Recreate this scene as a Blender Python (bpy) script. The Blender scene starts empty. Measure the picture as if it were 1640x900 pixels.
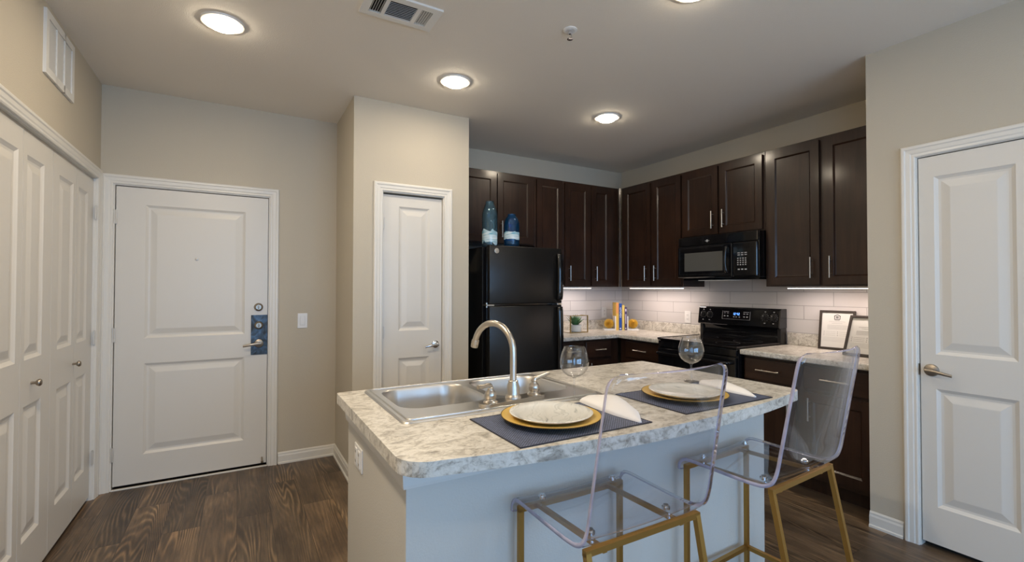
import bpy, bmesh, math, random
from math import sin, cos, pi, radians
from mathutils import Vector, Matrix
from mathutils.geometry import tessellate_polygon

random.seed(7)
SC = bpy.context.scene
COL = SC.collection

# ------------------------------------------------------------------ camera
F_PX, YAW, PITCH, ROLL, CAM_H = 753.17, 0.5255, 0.0156, 0.0013, 1.35
fw = Vector((sin(YAW)*cos(PITCH), cos(YAW)*cos(PITCH), sin(PITCH)))
rt = Vector((cos(YAW), -sin(YAW), 0))
up = rt.cross(fw)
rt2 = rt*cos(ROLL) + up*sin(ROLL)
up2 = -rt*sin(ROLL) + up*cos(ROLL)
cam_d = bpy.data.cameras.new('camera')
cam = bpy.data.objects.new('camera', cam_d)
COL.objects.link(cam)
m3 = Matrix((rt2, up2, -fw)).transposed()
cam.matrix_world = Matrix.Translation((0, 0, CAM_H)) @ m3.to_4x4()
cam_d.sensor_fit = 'HORIZONTAL'
cam_d.sensor_width = 36.0
cam_d.lens = F_PX/1640*36.0
cam_d.clip_start = 0.02
SC.camera = cam

# ------------------------------------------------------------------ world, light, exposure
W = bpy.data.worlds.new('sky')
SC.world = W
W.use_nodes = True
bg = W.node_tree.nodes['Background']
bg.inputs[0].default_value = (0.45, 0.66, 1.0, 1)
bg.inputs[1].default_value = 1.6
SC.view_settings.view_transform = 'Standard'
SC.view_settings.look = 'None'
SC.view_settings.gamma = 1.0
SC.view_settings.exposure = -0.25
SC.view_settings.use_curve_mapping = False
SC.cycles.max_bounces = 12
SC.cycles.diffuse_bounces = 5
SC.cycles.glossy_bounces = 5
SC.cycles.transmission_bounces = 8
SC.cycles.transparent_max_bounces = 24
SC.cycles.sample_clamp_indirect = 6.0
SC.cycles.use_denoising = True
SC.cycles.caustics_reflective = True
SC.cycles.caustics_refractive = True
CAN_W, CAN_COL = 4.6, (1.0, 0.84, 0.64)
WIN_W, WIN_COL = 62.0, (0.30, 0.58, 1.0)
SIDE_W = 42.0
UPFILL_W, UPFILL_COL = 62.0, (1.0, 0.91, 0.78)
LED_W, LED_COL = 3.3, (1.0, 0.82, 0.74)

def area_light(name, loc, rot, sx, sy, power, color, shape='RECTANGLE', spread=pi):
    d = bpy.data.lights.new(name, 'AREA')
    d.shape = shape; d.size = sx; d.size_y = sy
    d.energy = power; d.color = color; d.spread = spread
    o = bpy.data.objects.new(name, d)
    o.location = loc; o.rotation_euler = rot
    COL.objects.link(o)
    return o

# ------------------------------------------------------------------ room measures (metres)
XL, XR, XS = -0.80, 3.125, 3.862        # left wall, right wall, stove wall
YD, YP, YK, YN = 4.044, 3.387, 4.108, 1.312   # door wall, pantry front, kitchen back wall, nib behind right wall
XP0, XP1 = 0.684, 1.567                 # pantry block
YB = -3.4                               # wall behind the camera
ZC = 2.70

# ------------------------------------------------------------------ materials
def new_mat(name):
    m = bpy.data.materials.new(name); m.use_nodes = True
    return m, m.node_tree, m.node_tree.nodes['Principled BSDF']

def mat(name, col, rough=0.5, metal=0.0, spec=0.5, bump=None, coat=0.0):
    m, nt, b = new_mat(name)
    b.inputs['Base Color'].default_value = (*col, 1)
    b.inputs['Roughness'].default_value = rough
    b.inputs['Metallic'].default_value = metal
    b.inputs['Specular IOR Level'].default_value = spec
    b.inputs['Coat Weight'].default_value = coat
    if bump:
        scale, strength, dist = bump
        tc = nt.nodes.new('ShaderNodeTexCoord')
        n = nt.nodes.new('ShaderNodeTexNoise'); n.inputs['Scale'].default_value = scale
        n.inputs['Detail'].default_value = 3
        bp = nt.nodes.new('ShaderNodeBump'); bp.inputs['Strength'].default_value = strength
        bp.inputs['Distance'].default_value = dist
        nt.links.new(tc.outputs['Object'], n.inputs['Vector'])
        nt.links.new(n.outputs['Fac'], bp.inputs['Height'])
        nt.links.new(bp.outputs[0], b.inputs['Normal'])
    return m

def ramp(nt, stops, fac=None, mode='LINEAR'):
    r = nt.nodes.new('ShaderNodeValToRGB')
    cr = r.color_ramp; cr.interpolation = mode
    while len(cr.elements) < len(stops): cr.elements.new(0.5)
    for e, (p, c) in zip(cr.elements, stops):
        e.position = p; e.color = (*c, 1)
    if fac is not None: nt.links.new(fac, r.inputs[0])
    return r

def mapping(nt, scale=(1, 1, 1), rot=(0, 0, 0), loc=(0, 0, 0), out='Object'):
    tc = nt.nodes.new('ShaderNodeTexCoord')
    mp = nt.nodes.new('ShaderNodeMapping')
    mp.inputs['Scale'].default_value = scale
    mp.inputs['Rotation'].default_value = rot
    mp.inputs['Location'].default_value = loc
    nt.links.new(tc.outputs[out], mp.inputs['Vector'])
    return mp

def noise(nt, vec, scale, detail=4, rough=0.55, dist=0.0):
    n = nt.nodes.new('ShaderNodeTexNoise')
    n.inputs['Scale'].default_value = scale; n.inputs['Detail'].default_value = detail
    n.inputs['Roughness'].default_value = rough; n.inputs['Distortion'].default_value = dist
    nt.links.new(vec, n.inputs['Vector'])
    return n

def mixcol(nt, a, b, fac, blend='MIX'):
    x = nt.nodes.new('ShaderNodeMix'); x.data_type = 'RGBA'; x.blend_type = blend
    for sock, v in ((x.inputs[6], a), (x.inputs[7], b), (x.inputs[0], fac)):
        if hasattr(v, 'node'): nt.links.new(v, sock)
        elif isinstance(v, (int, float)): sock.default_value = v
        else: sock.default_value = (*v, 1)
    return x.outputs[2]

M_WALL = mat('painted_wall', (0.535, 0.48, 0.385), 0.75, bump=(160, 0.25, 0.004))
M_CEIL = mat('painted_ceiling', (0.80, 0.745, 0.665), 0.85, bump=(190, 0.35, 0.004))
M_WHITE = mat('white_trim_paint', (0.74, 0.715, 0.66), 0.32)
M_DOOR = mat('white_door_paint', (0.69, 0.66, 0.605), 0.35, bump=(300, 0.05, 0.001))
M_PLASTIC = mat('white_plastic', (0.80, 0.79, 0.77), 0.35)
M_GRILLE = mat('white_metal_grille', (0.74, 0.73, 0.70), 0.4)
M_DARK = mat('dark_gap', (0.012, 0.011, 0.010), 0.8)
M_NICKEL = mat('brushed_nickel', (0.62, 0.57, 0.50), 0.28, 1.0)
M_CHROME = mat('polished_chrome', (0.75, 0.75, 0.76), 0.10, 1.0)
M_BRONZE = mat('aged_nickel', (0.40, 0.35, 0.29), 0.38, 1.0)
M_GOLD = mat('brass_gold_metal', (0.44, 0.245, 0.06), 0.42, 0.85)
M_BLACK = mat('gloss_black', (0.006, 0.006, 0.007), 0.08, coat=0.3)
M_BLACKM = mat('satin_black', (0.012, 0.011, 0.011), 0.35)
M_FRIDGE = mat('textured_black_steel', (0.010, 0.0095, 0.009), 0.24, bump=(420, 0.35, 0.0012))
M_GLASSBLK = mat('black_ceramic_glass', (0.008, 0.007, 0.008), 0.06)
M_PORC = mat('white_ceramic', (0.80, 0.79, 0.77), 0.2)
M_NAPKIN = mat('white_linen', (0.84, 0.82, 0.80), 0.85, bump=(500, 0.2, 0.001))
M_FRAME = mat('espresso_picture_frame', (0.022, 0.013, 0.009), 0.4)
M_PAPER = mat('printed_paper', (0.60, 0.595, 0.565), 0.6)
M_INK = mat('grey_print', (0.22, 0.22, 0.22), 0.7)
M_INKD = mat('black_print', (0.02, 0.02, 0.02), 0.7)
M_LABEL = mat('pale_button_print', (0.42, 0.42, 0.43), 0.5)
M_SOIL = mat('dark_soil', (0.03, 0.02, 0.015), 0.9)
M_LEAF = mat('green_leaf', (0.075, 0.19, 0.075), 0.45)
M_POT = mat('white_pot', (0.72, 0.72, 0.68), 0.35)
M_HINGE = mat('painted_hinge', (0.60, 0.575, 0.53), 0.35, 0.2)
M_WHITEINK = mat('white_lettering', (0.85, 0.85, 0.85), 0.5)
M_STRIPE = mat('microwave_trim_line', (0.35, 0.35, 0.36), 0.2, 0.9)
M_FRAMEGOLD = mat('thin_gold_frame', (0.38, 0.27, 0.09), 0.4, 0.6)
M_PEAR = mat('gold_leaf_burst', (0.78, 0.52, 0.08), 0.4, 0.35)

def emis(name, col, s):
    m, nt, b = new_mat(name)
    b.inputs['Base Color'].default_value = (*col, 1)
    b.inputs['Emission Color'].default_value = (*col, 1)
    b.inputs['Emission Strength'].default_value = s
    return m
M_LENS = emis('lit_lamp_lens', (1.0, 0.87, 0.68), 76.0)
M_LED = emis('lit_led_strip', (1.0, 0.90, 0.82), 6.0)
M_DIGIT = emis('blue_lit_digits', (0.16, 0.42, 1.0), 2.2)

# dark stained wood
def wood_mat(name, c0, c1, c2, rough, axis='z', freq=1.0):
    m, nt, b = new_mat(name)
    sc = {'z': (14, 14, 1.1), 'x': (1.1, 14, 14)}[axis]
    mp = mapping(nt, tuple(s*freq for s in sc))
    n1 = noise(nt, mp.outputs[0], 2.2, 6, 0.6, 0.6)
    n2 = noise(nt, mapping(nt, (1, 1, 1)).outputs[0], 4.5, 3, 0.5, 0.3)
    r1 = ramp(nt, [(0.30, c0), (0.55, c1), (0.80, c2)], n1.outputs['Fac'])
    r2 = ramp(nt, [(0.3, (0.72, 0.72, 0.72)), (0.7, (1.2, 1.15, 1.1))], n2.outputs['Fac'])
    c = mixcol(nt, r1.outputs[0], r2.outputs[0], 1.0, 'MULTIPLY')
    nt.links.new(c, b.inputs['Base Color'])
    b.inputs['Roughness'].default_value = rough
    b.inputs['Coat Weight'].default_value = 0.32
    b.inputs['Coat Roughness'].default_value = 0.14
    b.inputs['Specular IOR Level'].default_value = 0.35
    return m
M_ESP = wood_mat('espresso_wood', (0.019, 0.0078, 0.0042), (0.030, 0.0130, 0.0070), (0.045, 0.0205, 0.0110), 0.36)
M_ESPX = wood_mat('espresso_wood_cross', (0.019, 0.0078, 0.0042), (0.030, 0.0130, 0.0070), (0.045, 0.0205, 0.0110), 0.36, 'x')
M_ESPIN = mat('cabinet_underside', (0.05, 0.028, 0.018), 0.5)

# wood plank floor, planks run along world Y
def floor_mat():
    m, nt, b = new_mat('wood_plank_floor')
    tc = nt.nodes.new('ShaderNodeTexCoord')
    sep = nt.nodes.new('ShaderNodeSeparateXYZ'); nt.links.new(tc.outputs['Object'], sep.inputs[0])
    cmb = nt.nodes.new('ShaderNodeCombineXYZ')
    nt.links.new(sep.outputs[1], cmb.inputs[0]); nt.links.new(sep.outputs[0], cmb.inputs[1])
    br = nt.nodes.new('ShaderNodeTexBrick')
    nt.links.new(cmb.outputs[0], br.inputs['Vector'])
    br.inputs['Scale'].default_value = 1.0
    br.inputs['Brick Width'].default_value = 1.22
    br.inputs['Row Height'].default_value = 0.178
    br.inputs['Mortar Size'].default_value = 0.0012
    br.inputs['Mortar Smooth'].default_value = 0.3
    br.inputs['Color1'].default_value = (0, 0, 0, 1); br.inputs['Color2'].default_value = (1, 1, 1, 1)
    br.inputs['Mortar'].default_value = (0.5, 0.5, 0.5, 1)
    br.offset = 0.37; br.offset_frequency = 2
    sepc = nt.nodes.new('ShaderNodeSeparateColor'); nt.links.new(br.outputs['Color'], sepc.inputs[0])
    rnd = sepc.outputs[0]
    off = nt.nodes.new('ShaderNodeMath'); off.operation = 'MULTIPLY'; off.inputs[1].default_value = 37.0
    nt.links.new(rnd, off.inputs[0])
    cz = nt.nodes.new('ShaderNodeCombineXYZ')
    nt.links.new(sep.outputs[0], cz.inputs[0]); nt.links.new(sep.outputs[1], cz.inputs[1]); nt.links.new(off.outputs[0], cz.inputs[2])
    def mp(scale):
        x = nt.nodes.new('ShaderNodeMapping'); x.inputs['Scale'].default_value = scale
        nt.links.new(cz.outputs[0], x.inputs['Vector']); return x.outputs[0]
    # cathedral grain: warped bands across the plank
    nw = noise(nt, mp((5.0, 0.42, 1)), 1.0, 2, 0.45)
    add = nt.nodes.new('ShaderNodeMath'); add.operation = 'MULTIPLY_ADD'
    nt.links.new(nw.outputs['Fac'], add.inputs[0]); add.inputs[1].default_value = 0.62
    nt.links.new(sep.outputs[0], add.inputs[2])
    sn = nt.nodes.new('ShaderNodeMath'); sn.operation = 'MULTIPLY'; sn.inputs[1].default_value = 300.0
    nt.links.new(add.outputs[0], sn.inputs[0])
    sn2 = nt.nodes.new('ShaderNodeMath'); sn2.operation = 'SINE'; nt.links.new(sn.outputs[0], sn2.inputs[0])
    fine = noise(nt, mp((90, 5, 1)), 1.0, 5, 0.65)
    big = noise(nt, mp((6, 1.6, 1)), 1.0, 4, 0.6, 0.4)
    base = ramp(nt, [(0.22, (0.046, 0.033, 0.024)), (0.48, (0.104, 0.075, 0.052)), (0.75, (0.190, 0.142, 0.096))], big.outputs['Fac'])
    streak = ramp(nt, [(0.35, (0.62, 0.60, 0.58)), (0.75, (1.45, 1.38, 1.28))], fine.outputs['Fac'])
    c = mixcol(nt, base.outputs[0], streak.outputs[0], 1.0, 'MULTIPLY')
    gr = ramp(nt, [(0.0, (0.60, 0.59, 0.57)), (0.55, (0.95, 0.95, 0.94)), (1.0, (2.0, 1.90, 1.62))], None)
    mr = nt.nodes.new('ShaderNodeMapRange'); mr.inputs[1].default_value = -1; mr.inputs[2].default_value = 1
    nt.links.new(sn2.outputs[0], mr.inputs[0]); nt.links.new(mr.outputs[0], gr.inputs[0])
    gs = noise(nt, mp((3.0, 0.8, 1)), 1.0, 2)
    gm = ramp(nt, [(0.42, (0.12, 0.12, 0.12)), (0.60, (0.95, 0.95, 0.95))], gs.outputs['Fac'])
    c = mixcol(nt, c, gr.outputs[0], gm.outputs[0], 'MULTIPLY')
    tint = ramp(nt, [(0.0, (0.72, 0.71, 0.71)), (0.5, (1.0, 0.98, 0.96)), (1.0, (1.35, 1.28, 1.18))], rnd)
    c = mixcol(nt, c, tint.outputs[0], 1.0, 'MULTIPLY')
    c = mixcol(nt, c, (0.018, 0.011, 0.007), br.outputs['Fac'])
    nt.links.new(c, b.inputs['Base Color'])
    rr = ramp(nt, [(0.2, (0.30, 0.30, 0.30)), (0.8, (0.46, 0.46, 0.46))], fine.outputs['Fac'])
    nt.links.new(rr.outputs[0], b.inputs['Roughness'])
    bp = nt.nodes.new('ShaderNodeBump'); bp.inputs['Strength'].default_value = 0.25; bp.inputs['Distance'].default_value = 0.001
    nt.links.new(fine.outputs['Fac'], bp.inputs['Height']); nt.links.new(bp.outputs[0], b.inputs['Normal'])
    return m
M_FLOOR = floor_mat()

# marbled laminate worktop
def counter_mat():
    m, nt, b = new_mat('marbled_laminate')
    mp = mapping(nt, (15, 22, 22), (0, 0, radians(14)))
    n1 = noise(nt, mp.outputs[0], 1.0, 8, 0.68, 1.1)
    n2 = noise(nt, mapping(nt, (55, 80, 80), (0, 0, radians(10))).outputs[0], 1.0, 6, 0.7, 0.8)
    n3 = noise(nt, mapping(nt, (3, 4, 4)).outputs[0], 1.0, 3, 0.5)
    r1 = ramp(nt, [(0.30, (0.26, 0.24, 0.215)), (0.41, (0.47, 0.445, 0.40)), (0.50, (0.66, 0.635, 0.585)), (0.70, (0.78, 0.765, 0.73))], n1.outputs['Fac'])
    r2 = ramp(nt, [(0.34, (0.42, 0.39, 0.35)), (0.47, (0.95, 0.94, 0.92)), (0.7, (1.08, 1.08, 1.08))], n2.outputs['Fac'])
    c = mixcol(nt, r1.outputs[0], r2.outputs[0], 0.8, 'MULTIPLY')
    r3 = ramp(nt, [(0.3, (0.88, 0.87, 0.85)), (0.7, (1.04, 1.03, 1.0))], n3.outputs['Fac'])
    c = mixcol(nt, c, r3.outputs[0], 1.0, 'MULTIPLY')
    nt.links.new(c, b.inputs['Base Color'])
    b.inputs['Roughness'].default_value = 0.33
    return m
M_COUNTER = counter_mat()

# plate glaze: grey marble swirls
def plate_mat():
    m, nt, b = new_mat('marbled_plate_glaze')
    mp = mapping(nt, (1, 1, 1), (0, 0, radians(-38)))
    n0 = noise(nt, mp.outputs[0], 5.0, 3, 0.5)
    sep = nt.nodes.new('ShaderNodeSeparateXYZ'); nt.links.new(mp.outputs[0], sep.inputs[0])
    a = nt.nodes.new('ShaderNodeMath'); a.operation = 'MULTIPLY_ADD'
    nt.links.new(n0.outputs['Fac'], a.inputs[0]); a.inputs[1].default_value = 0.16
    nt.links.new(sep.outputs[1], a.inputs[2])
    cm = nt.nodes.new('ShaderNodeCombineXYZ'); nt.links.new(a.outputs[0], cm.inputs[0])
    sx = nt.nodes.new('ShaderNodeMath'); sx.operation = 'MULTIPLY'; sx.inputs[1].default_value = 0.12
    nt.links.new(sep.outputs[0], sx.inputs[0]); nt.links.new(sx.outputs[0], cm.inputs[1])
    n1 = noise(nt, cm.outputs[0], 27.0, 4, 0.55)
    r = ramp(nt, [(0.31, (0.16, 0.17, 0.17)), (0.36, (0.40, 0.41, 0.39)), (0.40, (0.68, 0.67, 0.62)), (0.53, (0.74, 0.73, 0.68)), (0.56, (0.58, 0.58, 0.54)), (0.60, (0.76, 0.75, 0.70))], n1.outputs['Fac'])
    nt.links.new(r.outputs[0], b.inputs['Base Color'])
    b.inputs['Roughness'].default_value = 0.16
    return m
M_PLATE = plate_mat()

# woven navy placemat
def weave_mat():
    m, nt, b = new_mat('woven_navy_vinyl')
    ck = nt.nodes.new('ShaderNodeTexChecker'); ck.inputs['Scale'].default_value = 1.0
    nt.links.new(mapping(nt, (210, 210, 0.001), (0, 0, radians(0))).outputs[0], ck.inputs['Vector'])
    ck.inputs[1].default_value = (0.15, 0.185, 0.29, 1); ck.inputs[2].default_value = (0.010, 0.014, 0.040, 1)
    n = noise(nt, mapping(nt, (60, 220, 1)).outputs[0], 1.0, 2)
    r = ramp(nt, [(0.35, (0.6, 0.6, 0.6)), (0.7, (1.3, 1.3, 1.3))], n.outputs['Fac'])
    c = mixcol(nt, ck.outputs['Color'], r.outputs[0], 1.0, 'MULTIPLY')
    nt.links.new(c, b.inputs['Base Color'])
    b.inputs['Roughness'].default_value = 0.5
    return m
M_WEAVE = weave_mat()
M_WEAVEB = mat('navy_binding', (0.010, 0.012, 0.025), 0.6)

# glazed wall tile (4 x 16 in), local X along the wall, local Z up
def tile_mat(name, ox):
    m, nt, b = new_mat(name)
    tc = nt.nodes.new('ShaderNodeTexCoord')
    sep = nt.nodes.new('ShaderNodeSeparateXYZ'); nt.links.new(tc.outputs['Object'], sep.inputs[0])
    ax = nt.nodes.new('ShaderNodeMath'); ax.operation = 'ADD'; ax.inputs[1].default_value = ox
    nt.links.new(sep.outputs[0], ax.inputs[0])
    az = nt.nodes.new('ShaderNodeMath'); az.operation = 'ADD'; az.inputs[1].default_value = -1.000
    nt.links.new(sep.outputs[2], az.inputs[0])
    cm = nt.nodes.new('ShaderNodeCombineXYZ'); nt.links.new(ax.outputs[0], cm.inputs[0]); nt.links.new(az.outputs[0], cm.inputs[1])
    br = nt.nodes.new('ShaderNodeTexBrick'); nt.links.new(cm.outputs[0], br.inputs['Vector'])
    br.inputs['Scale'].default_value = 1.0
    br.inputs['Brick Width'].default_value = 0.43; br.inputs['Row Height'].default_value = 0.108
    br.inputs['Mortar Size'].default_value = 0.0022; br.inputs['Mortar Smooth'].default_value = 0.1
    br.inputs['Color1'].default_value = (0.60, 0.575, 0.56, 1); br.inputs['Color2'].default_value = (0.64, 0.615, 0.60, 1)
    br.inputs['Mortar'].default_value = (0.36, 0.345, 0.335, 1)
    nt.links.new(br.outputs['Color'], b.inputs['Base Color'])
    b.inputs['Roughness'].default_value = 0.22
    bp = nt.nodes.new('ShaderNodeBump'); bp.inputs['Strength'].default_value = 0.6; bp.inputs['Distance'].default_value = 0.0015
    bp.invert = True
    nt.links.new(br.outputs['Fac'], bp.inputs['Height']); nt.links.new(bp.outputs[0], b.inputs['Normal'])
    return m

# brushed stainless
def steel_mat():
    m, nt, b = new_mat('brushed_stainless')
    b.inputs['Metallic'].default_value = 1.0
    b.inputs['Base Color'].default_value = (0.66, 0.645, 0.62, 1)
    n = noise(nt, mapping(nt, (1.5, 12, 6)).outputs[0], 1.0, 3)
    r = ramp(nt, [(0.3, (0.29, 0.29, 0.29)), (0.7, (0.35, 0.35, 0.35))], n.outputs['Fac'])
    nt.links.new(r.outputs[0], b.inputs['Roughness'])
    return m
M_STEEL = steel_mat()

def schlick(nt, f0, boost=1.0):
    """Fresnel reflectance, the same from both sides of a thin sheet"""
    lw = nt.nodes.new('ShaderNodeLayerWeight'); lw.inputs['Blend'].default_value = 0.5
    p = nt.nodes.new('ShaderNodeMath'); p.operation = 'POWER'; p.inputs[1].default_value = 5.0
    nt.links.new(lw.outputs['Facing'], p.inputs[0])
    a = nt.nodes.new('ShaderNodeMath'); a.operation = 'MULTIPLY_ADD'; a.use_clamp = True
    a.inputs[1].default_value = (1-f0)*boost; a.inputs[2].default_value = f0*boost
    nt.links.new(p.outputs[0], a.inputs[0])
    return a

# clear acrylic / thin glass: see-through with Fresnel reflection
def clear_mat(name, tint, edge_tint, ior, gloss_boost=1.0, rough=0.0):
    m = bpy.data.materials.new(name); m.use_nodes = True
    nt = m.node_tree; nt.nodes.clear()
    out = nt.nodes.new('ShaderNodeOutputMaterial')
    lw = nt.nodes.new('ShaderNodeLayerWeight'); lw.inputs['Blend'].default_value = 0.35
    tr = nt.nodes.new('ShaderNodeBsdfTransparent')
    c = mixcol(nt, tint, edge_tint, lw.outputs['Facing'])
    nt.links.new(c, tr.inputs['Color'])
    gl = nt.nodes.new('ShaderNodeBsdfGlossy'); gl.inputs['Roughness'].default_value = rough
    mu = schlick(nt, ((ior-1)/(ior+1))**2, gloss_boost)
    mx = nt.nodes.new('ShaderNodeMixShader')
    nt.links.new(mu.outputs[0], mx.inputs[0]); nt.links.new(tr.outputs[0], mx.inputs[1]); nt.links.new(gl.outputs[0], mx.inputs[2])
    nt.links.new(mx.outputs[0], out.inputs['Surface'])
    return m
M_ACRYL = clear_mat('clear_acrylic', (0.985, 0.985, 0.992), (0.93, 0.93, 0.96), 1.5, 1.25, 0.02)
M_GLASS = clear_mat('clear_wine_glass', (0.995, 0.995, 0.995), (0.93, 0.94, 0.945), 1.5, 1.7)
M_PANE = clear_mat('clear_pane', (0.96, 0.97, 0.97), (0.8, 0.82, 0.82), 1.3, 0.8)

def acrylic_edge():
    m = bpy.data.materials.new('acrylic_cut_edge'); m.use_nodes = True
    nt = m.node_tree; b = nt.nodes['Principled BSDF']; out = nt.nodes['Material Output']
    b.inputs['Base Color'].default_value = (0.47, 0.455, 0.60, 1); b.inputs['Roughness'].default_value = 0.08
    tr = nt.nodes.new('ShaderNodeBsdfTransparent'); tr.inputs[0].default_value = (0.80, 0.79, 0.92, 1)
    n = noise(nt, mapping(nt, (16, 16, 16)).outputs[0], 1.0, 2)
    r = ramp(nt, [(0.35, (0.55, 0.55, 0.55)), (0.65, (0.92, 0.92, 0.92))], n.outputs['Fac'])
    mx = nt.nodes.new('ShaderNodeMixShader')
    nt.links.new(r.outputs[0], mx.inputs[0]); nt.links.new(tr.outputs[0], mx.inputs[1]); nt.links.new(b.outputs[0], mx.inputs[2])
    nt.links.new(mx.outputs[0], out.inputs['Surface'])
    return m
M_ACEDGE = acrylic_edge()

# blue glass bottle with a painted white band
def bottle_mat(name, body, dark, z0, z1, amp):
    m = bpy.data.materials.new(name); m.use_nodes = True
    nt = m.node_tree; nt.nodes.clear()
    out = nt.nodes.new('ShaderNodeOutputMaterial')
    tc = nt.nodes.new('ShaderNodeTexCoord')
    sep = nt.nodes.new('ShaderNodeSeparateXYZ'); nt.links.new(tc.outputs['Object'], sep.inputs[0])
    lw = nt.nodes.new('ShaderNodeLayerWeight'); lw.inputs['Blend'].default_value = 0.45
    tr = nt.nodes.new('ShaderNodeBsdfTransparent')
    nt.links.new(mixcol(nt, body, dark, lw.outputs['Facing']), tr.inputs['Color'])
    df = nt.nodes.new('ShaderNodeBsdfDiffuse'); df.inputs[0].default_value = (*[0.8*x*x for x in body], 1)
    m0 = nt.nodes.new('ShaderNodeMixShader'); m0.inputs[0].default_value = 0.07
    nt.links.new(tr.outputs[0], m0.inputs[1]); nt.links.new(df.outputs[0], m0.inputs[2])
    nb = noise(nt, mapping(nt, (9, 9, 2)).outputs[0], 1.0, 2, 0.5, 0.5)
    zz = nt.nodes.new('ShaderNodeMath'); zz.operation = 'MULTIPLY_ADD'
    nt.links.new(nb.outputs['Fac'], zz.inputs[0]); zz.inputs[1].default_value = amp
    nt.links.new(sep.outputs[2], zz.inputs[2])
    def step(th, op):
        s = nt.nodes.new('ShaderNodeMath'); s.operation = op; s.inputs[1].default_value = th
        nt.links.new(zz.outputs[0], s.inputs[0]); return s
    g, l = step(z0, 'GREATER_THAN'), step(z1, 'LESS_THAN')
    band = nt.nodes.new('ShaderNodeMath'); band.operation = 'MULTIPLY'
    nt.links.new(g.outputs[0], band.inputs[0]); nt.links.new(l.outputs[0], band.inputs[1])
    nst = noise(nt, mapping(nt, (9, 9, 70)).outputs[0], 1.0, 3, 0.6, 0.6)
    rb = ramp(nt, [(0.35, (0.16, 0.42, 0.55)), (0.55, (0.62, 0.76, 0.82)), (0.75, (0.85, 0.90, 0.92))], nst.outputs['Fac'])
    pd = nt.nodes.new('ShaderNodeBsdfDiffuse'); nt.links.new(rb.outputs[0], pd.inputs[0])
    bm_ = nt.nodes.new('ShaderNodeMath'); bm_.operation = 'MULTIPLY'; bm_.inputs[1].default_value = 0.85
    nt.links.new(band.outputs[0], bm_.inputs[0])
    m1 = nt.nodes.new('ShaderNodeMixShader'); nt.links.new(bm_.outputs[0], m1.inputs[0])
    nt.links.new(m0.outputs[0], m1.inputs[1]); nt.links.new(pd.outputs[0], m1.inputs[2])
    gl = nt.nodes.new('ShaderNodeBsdfGlossy'); gl.inputs['Roughness'].default_value = 0.02
    fr = schlick(nt, 0.04)
    m2 = nt.nodes.new('ShaderNodeMixShader'); nt.links.new(fr.outputs[0], m2.inputs[0])
    nt.links.new(m1.outputs[0], m2.inputs[1]); nt.links.new(gl.outputs[0], m2.inputs[2])
    nt.links.new(m2.outputs[0], out.inputs['Surface'])
    return m

# tarnished lock plate
def plate_blue():
    m, nt, b = new_mat('heat_blued_steel')
    n = noise(nt, mapping(nt, (9, 9, 9)).outputs[0], 1.0, 4, 0.6, 2.5)
    r = ramp(nt, [(0.34, (0.03, 0.027, 0.024)), (0.48, (0.055, 0.066, 0.076)), (0.60, (0.075, 0.115, 0.160)), (0.75, (0.20, 0.27, 0.34))], n.outputs['Fac'])
    nt.links.new(r.outputs[0], b.inputs['Base Color'])
    b.inputs['Metallic'].default_value = 0.5; b.inputs['Roughness'].default_value = 0.4
    return m
M_LOCKPLATE = plate_blue()

# ------------------------------------------------------------------ mesh helpers
def link(o, parent=None):
    COL.objects.link(o)
    if parent is not None: o.parent = parent
    return o

def obj(name, bm, mats, parent=None, loc=(0, 0, 0), rotz=0.0, smooth=False, autos=None):
    bmesh.ops.recalc_face_normals(bm, faces=bm.faces[:])
    me = bpy.data.meshes.new(name)
    bm.to_mesh(me); bm.free()
    if not isinstance(mats, (list, tuple)): mats = [mats]
    for m in mats: me.materials.append(m)
    if smooth:
        for p in me.polygons: p.use_smooth = True
        if autos is not None: me.set_sharp_from_angle(angle=radians(autos))
    o = bpy.data.objects.new(name, me)
    o.location = loc; o.rotation_euler = (0, 0, rotz)
    return link(o, parent)

def tag(o, label, cat, group=None, kind=None):
    o['label'] = label; o['category'] = cat
    if group: o['group'] = group
    if kind: o['kind'] = kind
    return o

def thing(name, label, cat, loc=(0, 0, 0), rotz=0.0, group=None, kind=None):
    o = bpy.data.objects.new(name, None)
    o.empty_display_size = 0.05
    o.location = loc; o.rotation_euler = (0, 0, rotz)
    link(o)
    return tag(o, label, cat, group, kind)

def struct(name, bm, mats, label, cat, **k):
    o = obj(name, bm, mats, **k)
    return tag(o, label, cat, None, 'structure')

def NB(): return bmesh.new()

def box(bm, x0, x1, y0, y1, z0, z1, bev=0.0, mi=0, seg=2):
    v = [bm.verts.new((x, y, z)) for x in (x0, x1) for y in (y0, y1) for z in (z0, z1)]
    fs = [bm.faces.new([v[i] for i in f]) for f in ((0, 1, 3, 2), (4, 6, 7, 5), (0, 4, 5, 1), (2, 3, 7, 6), (0, 2, 6, 4), (1, 5, 7, 3))]
    for f in fs: f.material_index = mi
    if bev > 0:
        es = list({e for f in fs for e in f.edges})
        r = bmesh.ops.bevel(bm, geom=es, offset=bev, segments=seg, affect='EDGES', profile=0.5)
        for f in r['faces']: f.material_index = mi
    return fs

def ring(bm, c, u, v, r, n, ph=0.0):
    return [bm.verts.new(c + u*(r*cos(2*pi*i/n+ph)) + v*(r*sin(2*pi*i/n+ph))) for i in range(n)]

def bridge(bm, a, b, mi=0):
    n = len(a)
    for i in range(n):
        f = bm.faces.new((a[i], a[(i+1) % n], b[(i+1) % n], b[i])); f.material_index = mi

def frame_of(d):
    d = d.normalized()
    a = Vector((0, 0, 1)) if abs(d.z) < 0.9 else Vector((1, 0, 0))
    u = d.cross(a).normalized(); v = d.cross(u).normalized()
    return u, v

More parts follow.
